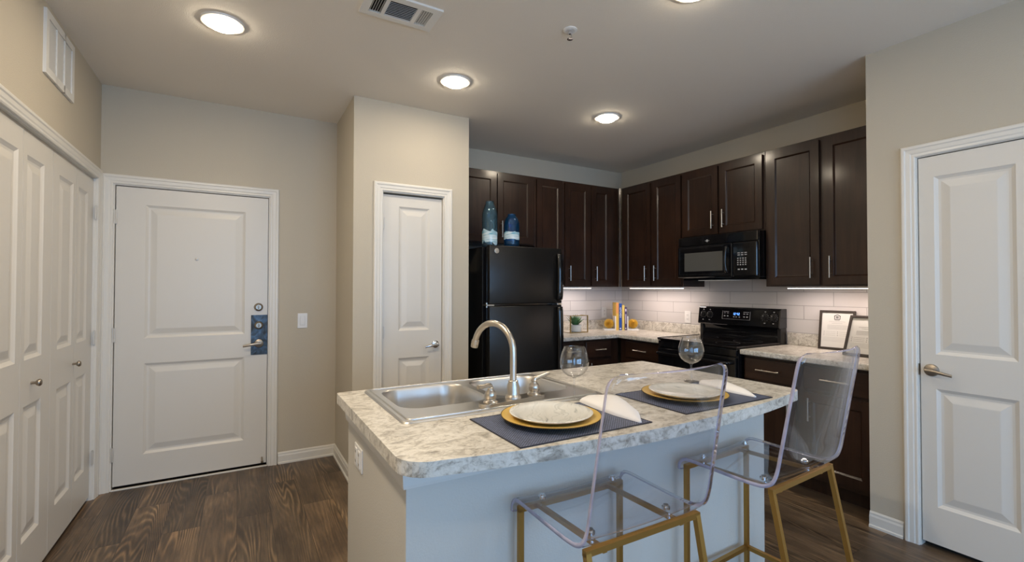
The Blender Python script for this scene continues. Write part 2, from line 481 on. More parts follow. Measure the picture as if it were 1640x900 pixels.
def cyl(bm, p0, p1, r0, r1=None, n=20, mi=0, cap=True):
    p0, p1 = Vector(p0), Vector(p1)
    u, v = frame_of(p1-p0)
    a = ring(bm, p0, u, v, r0, n); b = ring(bm, p1, u, v, r0 if r1 is None else r1, n)
    bridge(bm, a, b, mi)
    if cap:
        for l in (a, b): bm.faces.new(l).material_index = mi

def tube(bm, pts, r, n=14, mi=0, cap=True, ph=0.0):
    pts = [Vector(p) for p in pts]
    rs = r if isinstance(r, (list, tuple)) else [r]*len(pts)
    prev = None; u = None
    for i, p in enumerate(pts):
        d = (pts[min(i+1, len(pts)-1)] - pts[max(i-1, 0)]).normalized()
        if u is None: u, v = frame_of(d)
        else:
            u = (u - d*u.dot(d)).normalized(); v = d.cross(u)
        rg = ring(bm, p, u, v, rs[i], n, ph)
        if prev: bridge(bm, prev, rg, mi)
        elif cap: bm.faces.new(rg).material_index = mi
        prev = rg
    if cap: bm.faces.new(prev).material_index = mi

def bar(bm, p0, p1, w, h=None, upv=(0, 0, 1), mi=0):
    p0, p1 = Vector(p0), Vector(p1); h = h or w
    d = (p1-p0).normalized(); upv = Vector(upv)
    s = d.cross(upv)
    if s.length < 1e-4: s = d.cross(Vector((0, 1, 0)))
    s.normalize(); t = s.cross(d)
    a = [bm.verts.new(p0 + s*(w/2*i) + t*(h/2*j)) for i, j in ((-1, -1), (1, -1), (1, 1), (-1, 1))]
    b = [bm.verts.new(p1 + s*(w/2*i) + t*(h/2*j)) for i, j in ((-1, -1), (1, -1), (1, 1), (-1, 1))]
    bridge(bm, a, b, mi); bm.faces.new(a).material_index = mi; bm.faces.new(b).material_index = mi

def lathe(bm, prof, c=(0, 0, 0), n=40, mi=0, axis='z', close=False):
    c = Vector(c)
    ax = {'z': (Vector((1, 0, 0)), Vector((0, 1, 0)), Vector((0, 0, 1))),
          'y': (Vector((1, 0, 0)), Vector((0, 0, 1)), Vector((0, -1, 0)))}[axis]
    prev = None
    for r, h in prof:
        if r < 1e-6: rg = [bm.verts.new(c + ax[2]*h)]
        else: rg = ring(bm, c + ax[2]*h, ax[0], ax[1], r, n)
        if prev is not None:
            if len(prev) == 1 and len(rg) > 1:
                for i in range(n): bm.faces.new((prev[0], rg[i], rg[(i+1) % n])).material_index = mi
            elif len(rg) == 1 and len(prev) > 1:
                for i in range(n): bm.faces.new((prev[i], prev[(i+1) % n], rg[0])).material_index = mi
            elif len(rg) > 1: bridge(bm, prev, rg, mi)
        prev = rg

def prism(bm, poly, z0, z1, holes=(), mi=0, bev=0.0):
    """vertical prism over a 2-D outline, with holes"""
    loops = [list(poly)] + [list(h) for h in holes]
    flat = [p for l in loops for p in l]
    tris = tessellate_polygon([[Vector((*p, 0)) for p in l] for l in loops])
    top = [bm.verts.new((*p, z1)) for p in flat]; bot = [bm.verts.new((*p, z0)) for p in flat]
    for t in tris:
        bm.faces.new([top[i] for i in t]).material_index = mi
        bm.faces.new([bot[i] for i in reversed(t)]).material_index = mi
    k = 0
    for l in loops:
        n = len(l)
        for i in range(n):
            a, b = k+i, k+(i+1) % n
            bm.faces.new((bot[a], bot[b], top[b], top[a])).material_index = mi
        k += n

def rrect(x0, x1, y0, y1, r, n=6):
    rr = r if isinstance(r, (tuple, list)) else (r,)*4     # corners: x1y1, x0y1, x0y0, x1y0
    out = []
    for (cx, cy, sx, sy, a0), q in zip(((x1, y1, -1, -1, 0), (x0, y1, 1, -1, 90), (x0, y0, 1, 1, 180), (x1, y0, -1, 1, 270)), rr):
        for i in range(n+1):
            a = radians(a0 + 90*i/n)
            out.append((cx + sx*q + q*cos(a), cy + sy*q + q*sin(a)))
    return out

def spline(ctrl, per=8):
    P = [Vector(p) for p in ctrl]; P = [2*P[0]-P[1]] + P + [2*P[-1]-P[-2]]
    out = []
    for i in range(1, len(P)-2):
        for k in range(per):
            t = k/per
            a, b, c, d = P[i-1], P[i], P[i+1], P[i+2]
            out.append(0.5*((2*b) + (c-a)*t + (2*a-5*b+4*c-d)*t*t + (3*b-a-3*c+d)*t**3))
    out.append(P[-2])
    return out

# ------------------------------------------------------------------ building elements
# wall-mounted things are drawn facing local -Y with local X to the right, then turned
R_BACK, R_RIGHT, R_LEFT = 0.0, -pi/2, pi/2

def rect_loop(bm, u0, u1, z0, z1, y):
    return [bm.verts.new(p) for p in ((u0, y, z0), (u1, y, z0), (u1, y, z1), (u0, y, z1))]

def panel_face(bm, u0, u1, z0, z1, steps, y=0.0, mi=0):
    """panel opening: concentric loops (inset, depth into the door); last loop is filled"""
    prev = None
    for ins, dep in steps:
        lp = rect_loop(bm, u0+ins, u1-ins, z0+ins, z1-ins, y+dep)
        if prev: bridge(bm, prev, lp, mi)
        prev = lp
    bm.faces.new(prev).material_index = mi

def slab_with_panels(bm, w, h, t, panels, steps, z0=0.0, u0=0.0, y=0.0, mi=0):
    """door leaf: front at local y, thickness t behind it; panels share no rows"""
    ps = sorted(panels, key=lambda p: p[2])
    def quad(a, b, c, d):
        f = bm.faces.new([bm.verts.new(p) for p in ((a, y, c), (b, y, c), (b, y, d), (a, y, d))]); f.material_index = mi
    z = z0
    for (a, b, c, d) in ps:
        quad(u0, u0+w, z, c); quad(u0, a, c, d); quad(b, u0+w, c, d)
        panel_face(bm, a, b, c, d, steps, y, mi)
        z = d
    quad(u0, u0+w, z, z0+h)
    # sides and back
    fr = [(u0, y, z0), (u0+w, y, z0), (u0+w, y, z0+h), (u0, y, z0+h)]
    a = [bm.verts.new(p) for p in fr]; b = [bm.verts.new((p[0], y+t, p[2])) for p in fr]
    bridge(bm, a, b, mi); bm.faces.new(b).material_index = mi
    bmesh.ops.remove_doubles(bm, verts=bm.verts[:], dist=1e-5)

MOULD = [(0, 0), (0.006, 0.004), (0.016, 0.0095), (0.026, 0.0105), (0.032, 0.0095), (0.062, 0.002), (0.066, 0.0015)]
SHAKER = [(0, 0), (0.0015, 0.001), (0.0095, 0.009), (0.011, 0.0098)]
CASING = [(0.0, 0.0), (0.0, -0.010), (0.006, -0.013), (0.016, -0.012), (0.022, -0.015), (0.040, -0.016), (0.046, -0.020), (0.056, -0.020), (0.062, -0.016), (0.064, -0.009), (0.064, 0.0)]

def casing(name, u0, u1, z1, parent, left=True, right=True, k=1.0):
    bm = NB(); prev = None
    for d, hgt in CASING:
        d *= k
        pts = []
        if left: pts += [(u0-d, hgt, 0.0), (u0-d, hgt, z1+d)]
        else: pts += [(u0, hgt, z1+d)]
        if right: pts += [(u1+d, hgt, z1+d), (u1+d, hgt, 0.0)]
        else: pts += [(u1, hgt, z1+d)]
        row = [bm.verts.new(p) for p in pts]
        if prev:
            for i in range(len(row)-1): bm.faces.new((prev[i], prev[i+1], row[i+1], row[i]))
        prev = row
    return obj(name, bm, M_WHITE, parent)

def jamb(u0, u1, z1, depth, parent, stop_y):
    """frame lining the opening: jambs, head, stop strips and the dark back of the opening"""
    bm = NB()
    e = 0.018
    box(bm, u0-e, u0, 0.0, depth, 0, z1+e); box(bm, u1, u1+e, 0.0, depth, 0, z1+e); box(bm, u0, u1, 0.0, depth, z1, z1+e)
    o = obj('door_frame', bm, M_WHITE, parent)
    bm = NB()
    box(bm, u0, u1, stop_y, stop_y+0.02, 0.0, z1)  # added near-black board: blocks light leaks and paints shade into the gaps
    obj('shadow_gap', bm, M_DARK, parent)
    return o

def hinge(parent, u, z, y=-0.004, h=0.09, m=None):
    bm = NB()
    cyl(bm, (u, y, z-h/2), (u, y, z+h/2), 0.006, n=10)
    for k in (-1, 1): cyl(bm, (u, y, z+k*h/2), (u, y, z+k*(h/2+0.005)), 0.0045, n=10)
    box(bm, u-0.014, u+0.014, y, y+0.004, z-h/2, z+h/2)
    return obj('hinge', bm, m or M_HINGE, parent, smooth=True, autos=40)

def lever(parent, u, z, y, direction, m, rose=0.032, length=0.105):
    h = obj('door_handle', lever_rose(u, z, y, rose), m, parent, smooth=True, autos=40)
    bm = NB()
    cyl(bm, (u, y-0.008, z), (u, y-0.052, z), 0.010, 0.0095, n=18)
    pts = spline([(u-direction*0.012, y-0.052, z+0.001), (u+direction*0.02, y-0.055, z), (u+direction*0.06, y-0.056, z-0.006), (u+direction*length, y-0.050, z-0.013)], 6)
    prev = None
    n = len(pts)
    for i, p in enumerate(pts):
        wz = 0.0105 - 0.003*i/n; wy = 0.0055
        rg = [bm.verts.new(p + Vector((0, wy*cos(a), wz*sin(a)))) for a in [2*pi*j/12 for j in range(12)]]
        if prev: bridge(bm, prev, rg)
        else: bm.faces.new(rg)
        prev = rg
    bm.faces.new(prev)
    obj('lever', bm, m, h, smooth=True, autos=50)
    return h

def lever_rose(u, z, y, rose):
    bm = NB()
    lathe(bm, [(rose, 0.0), (rose, 0.004), (rose*0.92, 0.009), (rose*0.55, 0.013), (0.012, 0.014), (0, 0.014)], (u, y, z), 28, axis='y')
    return bm

def deadbolt(parent, u, z, y, m):
    bm = NB()
    lathe(bm, [(0.031, 0), (0.031, 0.006), (0.027, 0.014), (0.020, 0.018), (0.018, 0.022), (0, 0.022)], (u, y, z), 28, axis='y')
    d = obj('deadbolt', bm, m, parent, smooth=True, autos=40)
    bm = NB(); box(bm, u-0.004, u+0.004, y-0.034, y-0.02, z-0.013, z+0.013, 0.003)
    obj('thumb_turn', bm, m, d)
    return d

def wall_box(bm, u0, u1, z0, z1, t, opening=None):
    """wall slab facing local -Y, front at y=0"""
    if opening is None:
        box(bm, u0, u1, 0, t, z0, z1); return
    a, b, h = opening
    if a > u0: box(bm, u0, a, 0, t, z0, z1)
    if b < u1: box(bm, b, u1, 0, t, z0, z1)
    box(bm, a, b, 0, t, h, z1)

def baseboard(name, segs, label, h=0.088):
    """segs: ((x0,y0),(x1,y1)) runs with the room on the left-hand side of the direction"""
    prof = [(0, 0), (0.020, 0.0), (0.020, 0.012), (0.013, 0.016), (0.013, h-0.028), (0.009, h-0.018), (0.009, h-0.008), (0.004, h), (0, h)]
    bm = NB()
    for (a, b) in segs:
        a, b = Vector((*a, 0)), Vector((*b, 0)); d = (b-a).normalized(); nrm = Vector((-d.y, d.x, 0))
        r0 = [bm.verts.new(a + nrm*o + Vector((0, 0, z))) for o, z in prof]
        r1 = [bm.verts.new(b + nrm*o + Vector((0, 0, z))) for o, z in prof]
        for i in range(len(prof)-1): bm.faces.new((r0[i], r0[i+1], r1[i+1], r1[i]))
        bm.faces.new(r0); bm.faces.new(r1)
    return struct(name, bm, M_WHITE, label, 'baseboard')

# ================================================================== SETTING
bm = NB(); box(bm, XL-0.15, XS+0.15, YB-0.15, YK+0.2, -0.12, 0.0)
struct('floor', bm, M_FLOOR, 'dark brown wood plank floor', 'floor')
bm = NB(); box(bm, XL-0.15, XS+0.15, YB-0.15, YK+0.2, ZC, ZC+0.15)
struct('ceiling', bm, M_CEIL, 'beige textured ceiling', 'ceiling')

ENT = (-0.738, 0.204, 2.052)          # entry opening in x
bm = NB(); wall_box(bm, XL-0.12, XP0, 0, ZC, 0.14, ENT)
struct('wall_entry', bm, M_WALL, 'greige wall around the entry door', 'wall', loc=(0, YD, 0))
CL = (2.425, 3.955, 2.06)             # closet opening in y
LW = (-2.6, -0.7)                     # tall window in the left wall, beside and behind the camera
bm = NB(); wall_box(bm, LW[1], YD+0.14, 0, ZC, 0.12, CL); wall_box(bm, YB, LW[1], 0, ZC, 0.12, (LW[0], LW[1], 2.25)); box(bm, LW[0], LW[1], 0, 0.12, 0, 0.12)
struct('wall_left', bm, M_WALL, 'greige wall above the closet doors', 'wall', loc=(XL, 0, 0), rotz=R_LEFT)
PD = (0.882, 1.362, 2.055)
bm = NB(); wall_box(bm, XP0, XP1, 0, ZC, 0.10, PD)
box(bm, XP0, XP0+0.10, 0.10, YD-YP+0.14, 0, ZC); box(bm, XP1-0.10, XP1, 0.10, YK-YP+0.14, 0, ZC)
struct('wall_pantry', bm, M_WALL, 'boxed-out pantry wall beside the refrigerator', 'wall', loc=(0, YP, 0))
bm = NB(); wall_box(bm, XP1-0.1, XS+0.14, 0, ZC, 0.14)
struct('wall_back', bm, M_WALL, 'wall behind the refrigerator and back cabinets', 'wall', loc=(0, YK, 0))
bm = NB(); wall_box(bm, -(YK+0.14), -(YN-0.12), 0, ZC, 0.14)
struct('wall_stove', bm, M_WALL, 'wall behind the stove and microwave', 'wall', loc=(XS, 0, 0), rotz=R_RIGHT)
RD = (-1.090, -0.612, 2.058)          # right door opening in local u = -y
bm = NB(); wall_box(bm, -YN, -YB, 0, ZC, 0.12, RD)
box(bm, -YN, -YN+0.12, 0.12, XS-XR, 0, ZC)
struct('wall_right', bm, M_WALL, 'greige wall with the white door at right', 'wall', loc=(XR, 0, 0), rotz=R_RIGHT)

# wall behind the camera with three windows
WX = [(-0.45, 0.55), (0.72, 1.72), (1.89, 2.89)]
WZ = (0.35, 2.25)
bm = NB()
box(bm, XL-0.12, XR+0.12, -0.14, 0, 0, WZ[0]); box(bm, XL-0.12, XR+0.12, -0.14, 0, WZ[1], ZC)
xs = [XL-0.12] + [v for w in WX for v in w] + [XR+0.12]
for i in range(0, len(xs), 2): box(bm, xs[i], xs[i+1], -0.14, 0, WZ[0], WZ[1])
struct('wall_front', bm, M_WALL, 'window wall behind the camera', 'wall', loc=(0, YB, 0))
for i, (a, b) in enumerate(WX):
    bm = NB(); f = 0.05
    box(bm, a, a+f, -0.10, -0.02, WZ[0], WZ[1]); box(bm, b-f, b, -0.10, -0.02, WZ[0], WZ[1])
    box(bm, a+f, b-f, -0.10, -0.02, WZ[0], WZ[0]+f); box(bm, a+f, b-f, -0.10, -0.02, WZ[1]-f, WZ[1])
    box(bm, a+f, b-f, -0.09, -0.03, 1.28, 1.32)
    w = struct('window_%d' % (i+1), bm, M_WHITE, 'tall white window behind the camera', 'window', loc=(0, YB, 0))
    bm = NB(); box(bm, a+f, b-f, -0.064, -0.058, WZ[0]+f, WZ[1]-f)
    obj('window_pane', bm, M_PANE, w)
    area_light('daylight', ((a+b)/2, YB-0.35, (WZ[0]+WZ[1])/2+0.1), (radians(90), 0, 0), b-a+0.1, WZ[1]-WZ[0]+0.2, WIN_W, WIN_COL)
    area_light('added_upfill', ((a+b)/2, YB-0.9, 0.02), (radians(140), 0, 0), b-a+0.1, 1.0, UPFILL_W, UPFILL_COL)  # added low lamp aimed up through the window to brighten the ceiling

bm = NB()
for a, b in ((LW[0], LW[0]+0.06), (LW[1]-0.06, LW[1]), ((LW[0]+LW[1])/2-0.03, (LW[0]+LW[1])/2+0.03)): box(bm, a, b, 0.02, 0.10, 0.12, 2.25)
box(bm, LW[0], LW[1], 0.02, 0.10, 0.12, 0.20); box(bm, LW[0], LW[1], 0.02, 0.10, 2.19, 2.25)
w = struct('window_4', bm, M_WHITE, 'wide white patio window on the left wall', 'window', loc=(XL, 0, 0), rotz=R_LEFT)
bm = NB(); box(bm, LW[0]+0.02, LW[1]-0.02, 0.057, 0.063, 0.16, 2.22); obj('window_pane', bm, M_PANE, w)
area_light('daylight', (XL-0.30, sum(LW)/2, 1.25), (radians(90), 0, radians(-90)), 1.9, 2.1, SIDE_W, WIN_COL)

baseboard('baseboard_entry', [((XP0, YD), (ENT[1]+0.064, YD))], 'white baseboard right of the entry door')
baseboard('baseboard_pantry', [((XP0, YP), (XP0, YD)), ((PD[0]-0.064, YP), (XP0, YP)), ((XP1, YP), (PD[1]+0.064, YP))], 'white baseboard around the pantry wall')
baseboard('baseboard_right', [((XR, -RD[0]+0.064), (XR, YN)), ((XR, YB), (XR, -RD[1]-0.064))], 'white baseboard beside the right-hand door')
baseboard('baseboard_left', [((XL, CL[0]-0.064), (XL, YB))], 'white baseboard on the left wall')

# tiled splashbacks
bm = NB(); box(bm, 2.45, XS, -0.008, 0, 0.90, 1.372)
struct('wall_tile_back', bm, tile_mat('glazed_tile_back', -0.10), 'pale glazed tile on the back kitchen wall', 'wall tile', loc=(0, YK, 0))
bm = NB(); box(bm, 0.0, YK-YN, -0.008, 0, 0.90, 1.46)
struct('wall_tile_stove', bm, tile_mat('glazed_tile_stove', 0.098), 'pale glazed tile behind the stove', 'wall tile', loc=(XS, YK, 0), rotz=R_RIGHT)

# ------------------------------------------------------------------ entry door
d1 = thing('door_1', 'white two-panel entry door with a peephole', 'door', (0, YD, 0), R_BACK, kind='structure')
casing('door_casing', ENT[0]+0.006, ENT[1]-0.006, ENT[2]-0.006, d1)
jamb(ENT[0]+0.014, ENT[1]-0.012, ENT[2]-0.012, 0.13, d1, 0.075)
bm = NB(); slab_with_panels(bm, 0.908, 2.011, 0.044, [(-0.560, 0.037, 0.215, 0.832), (-0.560, 0.037, 1.005, 1.920)], MOULD, 0.024, -0.7195, 0.012)
leaf = obj('door_leaf', bm, M_DOOR, d1)
for z in (1.826, 1.033, 0.237): hinge(d1, -0.727, z, 0.004, 0.095)
deadbolt(d1, 0.128, 1.205, 0.012, M_BRONZE)
bm = NB(); box(bm, 0.079, 0.189, 0.007, 0.012, 0.846, 1.146, 0.001)
lp = obj('lock_plate', bm, M_LOCKPLATE, d1); lp['label'] = 'blue tarnished metal lock plate'
deadbolt(d1, 0.130, 1.068, 0.008, M_BRONZE)
lever(d1, 0.132, 0.932, 0.007, -1, M_BRONZE)
bm = NB(); lathe(bm, [(0.010, 0), (0.010, 0.003), (0.006, 0.004), (0, 0.003)], (-0.266, 0.012, 1.556), 16, axis='y')
obj('peephole', bm, M_BRONZE, d1, smooth=True, autos=40)
bm = NB(); box(bm, ENT[0]+0.014, ENT[1]-0.012, -0.010, 0.008, 0.0, 0.009, 0.002)
obj('threshold', bm, M_WHITE, d1)
bm = NB(); cyl(bm, (0.160, 0.012, 0.065), (0.160, -0.030, 0.050), 0.006, n=10); cyl(bm, (0.160, -0.030, 0.050), (0.160, -0.040, 0.046), 0.009, n=12)
obj('door_stop', bm, M_BRONZE, d1, smooth=True, autos=40)

# ------------------------------------------------------------------ bifold closet
d2 = thing('door_2', 'white four-leaf bifold closet door with two round knobs', 'door', (XL, 0, 0), R_LEFT, kind='structure')
casing('door_casing', CL[0]+0.004, CL[1]-0.004, CL[2]-0.004, d2)
jamb(CL[0]+0.012, CL[1]-0.010, CL[2]-0.010, 0.115, d2, 0.085)
lv = [(2.440, 2.815, 2.51, 2.765), (2.819, 3.192, 2.862, 3.072), (3.196, 3.578, 3.292, 3.530), (3.582, 3.942, 3.630, 3.822)]
for i, (a, b, p, q) in enumerate(lv):
    bm = NB(); slab_with_panels(bm, b-a, 2.012, 0.035, [(p, q, 0.228, 0.826), (p, q, 1.030, 1.938)], MOULD, 0.026, a, 0.014)
    l = obj('door_leaf', bm, M_DOOR, d2)
    if i in (1, 2):
        u = 2.945 if i == 1 else 3.560
        bm = NB(); lathe(bm, [(0.006, 0), (0.006, 0.016), (0.012, 0.020), (0.0165, 0.027), (0.0165, 0.032), (0.012, 0.037), (0, 0.039)], (u, 0.014, 0.918), 24, axis='y')
        obj('knob', bm, M_BRONZE, l, smooth=True, autos=60)
for z in (1.832, 1.03, 0.27): hinge(d2, 3.945, z, 0.0, 0.085)
bm = NB(); box(bm, CL[0]+0.012, CL[1]-0.010, 0.016, 0.05, 2.040, 2.050)
obj('track', bm, M_NICKEL, d2)

# ------------------------------------------------------------------ pantry door
d3 = thing('door_3', 'narrow white two-panel pantry door with chrome lever', 'door', (0, YP, 0), R_BACK, kind='structure')
casing('door_casing', PD[0]+0.004, PD[1]-0.004, PD[2]-0.004, d3)
jamb(PD[0]+0.010, PD[1]-0.010, PD[2]-0.010, 0.095, d3, 0.07)
bm = NB(); slab_with_panels(bm, 0.452, 2.021, 0.035, [(1.012, 1.250, 0.225, 0.836), (1.012, 1.250, 1.036, 1.952)], MOULD, 0.012, 0.896, 0.022)
obj('door_leaf', bm, M_DOOR, d3)
for z in (1.82, 1.03, 0.24): hinge(d3, 0.893, z, 0.012, 0.085)
lever(d3, 1.298, 0.924, 0.022, -1, M_CHROME, 0.030, 0.095)

# ------------------------------------------------------------------ right door
d4 = thing('door_4', 'white two-panel door with nickel lever on the right wall', 'door', (XR, 0, 0), R_RIGHT, kind='structure')
casing('door_casing', RD[0]+0.006, RD[1]-0.006, RD[2]-0.006, d4)
jamb(RD[0]+0.010, RD[1]-0.010, RD[2]-0.010, 0.115, d4, 0.05)
bm = NB(); slab_with_panels(bm, 0.452, 2.013, 0.035, [(-1.012, -0.712, 0.222, 0.832), (-1.012, -0.712, 1.010, 1.936)], MOULD, 0.030, -1.0755, 0.004)
obj('door_leaf', bm, M_DOOR, d4)
lever(d4, -1.030, 0.926, 0.004, 1, M_BRONZE, 0.032, 0.095)
bm = NB(); box(bm, RD[0]+0.006, RD[0]+0.0105, -0.002, 0.03, 0.895, 0.955)
obj('strike_plate', bm, M_BRONZE, d4)

# ------------------------------------------------------------------ switches and outlets
def outlet(name, label, cat, loc, rotz, kind, group=None, w=0.072, h=0.117):
    t = thing(name, label, cat, loc, rotz, group)
    bm = NB(); box(bm, -w/2, w/2, -0.006, 0, -h/2, h/2, 0.003); obj('cover_plate', bm, M_PLASTIC, t)
    if kind == 'rocker':
        bm = NB(); box(bm, -0.0185, 0.0185, -0.0066, -0.005, -0.0355, 0.0355); obj('rocker_gap', bm, M_HINGE, t)  # grey box put in as the shaded gap line around the rocker
        bm = NB(); box(bm, -0.017, 0.017, -0.010, -0.005, -0.034, 0.034, 0.002); obj('rocker', bm, M_PLASTIC, t)
    elif kind == 'double':
        for s in (-1, 1):
            bm = NB(); box(bm, s*0.026-0.015, s*0.026+0.015, -0.009, -0.005, -0.032, 0.032, 0.002)
            for q in (-0.018, 0.018):
                box(bm, s*0.026-0.006, s*0.026-0.004, -0.0095, -0.008, q-0.005, q+0.005, 0, 1)
                box(bm, s*0.026+0.004, s*0.026+0.006, -0.0095, -0.008, q-0.005, q+0.005, 0, 1)
            obj('receptacle', bm, [M_PLASTIC, M_DARK], t)
    else:
        bm = NB()
        for q in (-0.020, 0.020):
            box(bm, -0.016, 0.016, -0.009, -0.005, q-0.014, q+0.014, 0.003)
            box(bm, -0.007, -0.005, -0.0095, -0.008, q-0.005, q+0.005, 0, 1); box(bm, 0.005, 0.007, -0.0095, -0.008, q-0.005, q+0.005, 0, 1)
        obj('receptacle', bm, [M_PLASTIC, M_DARK], t)
    return t
outlet('light_switch', 'white rocker light switch on the wall right of the entry door', 'light switch', (0.434, YD, 1.093), 0, 'rocker')
outlet('wall_outlet', 'white outlet on the back wall tile beside the books', 'outlet', (3.585, YK-0.008, 1.078), 0, 'duplex')
outlet('wall_outlet', 'white outlet on the tile left of the stove', 'outlet', (XS-0.008, 3.165, 1.068), R_RIGHT, 'duplex')

# ------------------------------------------------------------------ ceiling and wall fittings
CANS = [(-0.084, 2.79, 'round recessed ceiling light nearest the entry door'),
        (1.205, 2.82, 'round recessed ceiling light in front of the pantry wall'),
        (2.495, 2.815, 'round recessed ceiling light in front of the back cabinets'),
        (1.756, 1.40, 'round recessed ceiling light just above the top edge of the picture')]
can = thing('recessed_light', CANS[0][2], 'ceiling light', (*CANS[0][:2], ZC), group='recessed ceiling lights')
bm = NB(); lathe(bm, [(0.060, -0.003), (0.070, -0.004), (0.090, -0.010), (0.096, -0.009), (0.099, 0.0), (0.060, 0.0)], n=48)
trim = obj('trim_ring', bm, M_WHITE, can, smooth=True, autos=50)
bm = NB(); lathe(bm, [(0.067, -0.0045), (0.066, -0.017), (0.058, -0.026), (0.040, -0.031), (0, -0.033)], n=48)
lens = obj('lens', bm, M_LENS, can, smooth=True)
cans = [can]
for x, y, lab in CANS[1:]:
    c = can.copy(); c.location = (x, y, ZC); c['label'] = lab; COL.objects.link(c); cans.append(c)
    for ch in (trim, lens):
        k = ch.copy(); k.parent = c; COL.objects.link(k)
for x, y, _ in CANS: area_light('lamp_or_fill', (x, y, ZC-0.040), (0, 0, 0), 0.14, 0.14, CAN_W, CAN_COL, 'DISK')
for x, y, k in ((-0.35, 1.35, 7.5), (1.2, -0.4, 1.6), (2.5, -0.4, 1.6), (1.2, -2.2, 1.6)): area_light('lamp_or_fill', (x, y, ZC-0.040), (0, 0, 0), 0.14, 0.14, CAN_W*k, CAN_COL, 'DISK')  # unseen lamps without fixtures; first one added to brighten the island's left end

t = thing('fire_sprinkler', 'small white fire sprinkler head hanging from the ceiling', 'sprinkler', (1.483, 1.956, ZC))
bm = NB(); lathe(bm, [(0, 0), (0.037, 0), (0.037, -0.003), (0.030, -0.007), (0.020, -0.006), (0.014, -0.004), (0, -0.004)], n=32)
obj('escutcheon', bm, M_PLASTIC, t, smooth=True, autos=40)
bm = NB(); cyl(bm, (0, 0, -0.003), (0, 0, -0.022), 0.009, n=14)
for s in (-1, 1): tube(bm, [(s*0.008, 0, -0.02), (s*0.011, 0, -0.032), (s*0.004, 0, -0.044)], 0.0025, 8)
lathe(bm, [(0, -0.044), (0.006, -0.044), (0.016, -0.047), (0.016, -0.049), (0, -0.050)], n=16)
obj('sprinkler_head', bm, M_CHROME, t, smooth=True, autos=40)

# ceiling air register
t = thing('ceiling_register', 'white rectangular air register on the ceiling', 'air vent', (0.489, 2.125, ZC))
w, d = 0.358, 0.205
secs = [(0.038, 0.094, 'y', 5), (0.112, 0.242, 'x', 10), (0.262, 0.318, 'y', 5)]
bm = NB(); prism(bm, [(0, 0), (w, 0), (w, d), (0, d)], -0.010, 0.0, [[(a, 0.036), (b, 0.036), (b, d-0.036), (a, d-0.036)] for a, b, _, _ in secs])
obj('vent_frame', bm, M_GRILLE, t)
bm = NB(); box(bm, 0.03, w-0.03, 0.03, d-0.03, -0.0005, 0.0); obj('vent_duct', bm, M_DARK, t)
for a, b, ax, n in secs:
    bm = NB()
    for i in range(n):
        if ax == 'x':
            y = 0.036 + (d-0.072)*(i+0.5)/n
            bar(bm, (a, y, -0.006), (b, y, -0.006), 0.0012, 0.0085, (0, 0.80, 0.60))
        else:
            x = a + (b-a)*(i+0.5)/n
            bar(bm, (x, 0.036, -0.006), (x, d-0.036, -0.006), 0.0012, 0.0085, (0.45 if a < 0.1 else -0.45, 0, 0.89))
    obj('vent_louvers', bm, M_GRILLE, t)

# return air grille high on the left wall
t = thing('return_air_grille', 'white return air grille high on the left wall', 'air vent', (XL, 2.973, 2.355), R_LEFT)
w, h = 0.430, 0.305
secs = [(0.040, 0.146), (0.160, 0.266), (0.280, 0.386)]
bm = NB()
fr = NB()
for (a, b) in ((0, 0.036), (0.148, 0.158), (0.268, 0.278), (0.390, w)): box(fr, a, b, -0.012, 0, 0, h)
for (c, e) in ((0, 0.036), (h-0.036, h)): box(fr, 0.036, 0.390, -0.012, 0, c, e)
obj('grille_frame', fr, M_GRILLE, t); bm.free()
bm = NB(); box(bm, 0.03, w-0.03, -0.001, 0, 0.03, h-0.03); obj('duct_back', bm, M_DARK, t)
for a, b in ((0.036, 0.148), (0.158, 0.268), (0.278, 0.390)):
    bm = NB(); n = 22
    for i in range(n):
        z = 0.036 + (h-0.072)*(i+0.5)/n
        bar(bm, (a, -0.006, z), (b, -0.006, z), 0.0011, 0.0084, (0, -0.62, 0.78))
    obj('grille_louvers', bm, M_GRILLE, t)

# ================================================================== KITCHEN
def bar_pull(parent, u, z, y, length, vertical, name='handle'):
    bm = NB(); e = 0.03
    if vertical:
        cyl(bm, (u, y-e, z-length/2), (u, y-e, z+length/2), 0.0058, n=12)
        for s in (-1, 1): cyl(bm, (u, y, z+s*length*0.32), (u, y-e, z+s*length*0.32), 0.004, n=10)
    else:
        cyl(bm, (u-length/2, y-e, z), (u+length/2, y-e, z), 0.0058, n=12)
        for s in (-1, 1): cyl(bm, (u+s*length*0.32, y, z), (u+s*length*0.32, y-e, z), 0.004, n=10)
    return obj(name, bm, M_NICKEL, parent, smooth=True, autos=50)

def cab_door(parent, u0, u1, z0, z1, y, handle=None, hz=None):
    bm = NB()
    fr = 0.058
    slab_with_panels(bm, u1-u0, z1-z0, 0.019, [(u0+fr, u1-fr, z0+fr, z1-fr)], SHAKER, z0, u0, y)
    d = obj('door', bm, M_ESP, parent)
    if handle is not None: bar_pull(d, handle, hz, y, 0.150, True)
    return d

def drawer(parent, u0, u1, z0, z1, y, pull=0.165, plain=False):
    bm = NB(); box(bm, u0, u1, y, y+0.019, z0, z1, 0.004)
    d = obj('drawer', bm, M_ESPX, parent)
    if pull: bar_pull(d, (u0+u1)/2, (z0+z1)/2, y, pull, False)
    return d

def cab_body(parent, u0, u1, z0, z1, depth, wallgap=0.002, toe=None):
    bm = NB(); box(bm, u0, u1, -depth, -wallgap, z0, z1, 0.0015)
    if toe: box(bm, u0, u1, -depth+0.075, -wallgap, 0.0, z0)
    return obj('body', bm, M_ESP, parent)

UD = 0.308          # upper carcass depth; doors stand 20 mm proud
UZ0, UZ1 = 1.366, 2.425
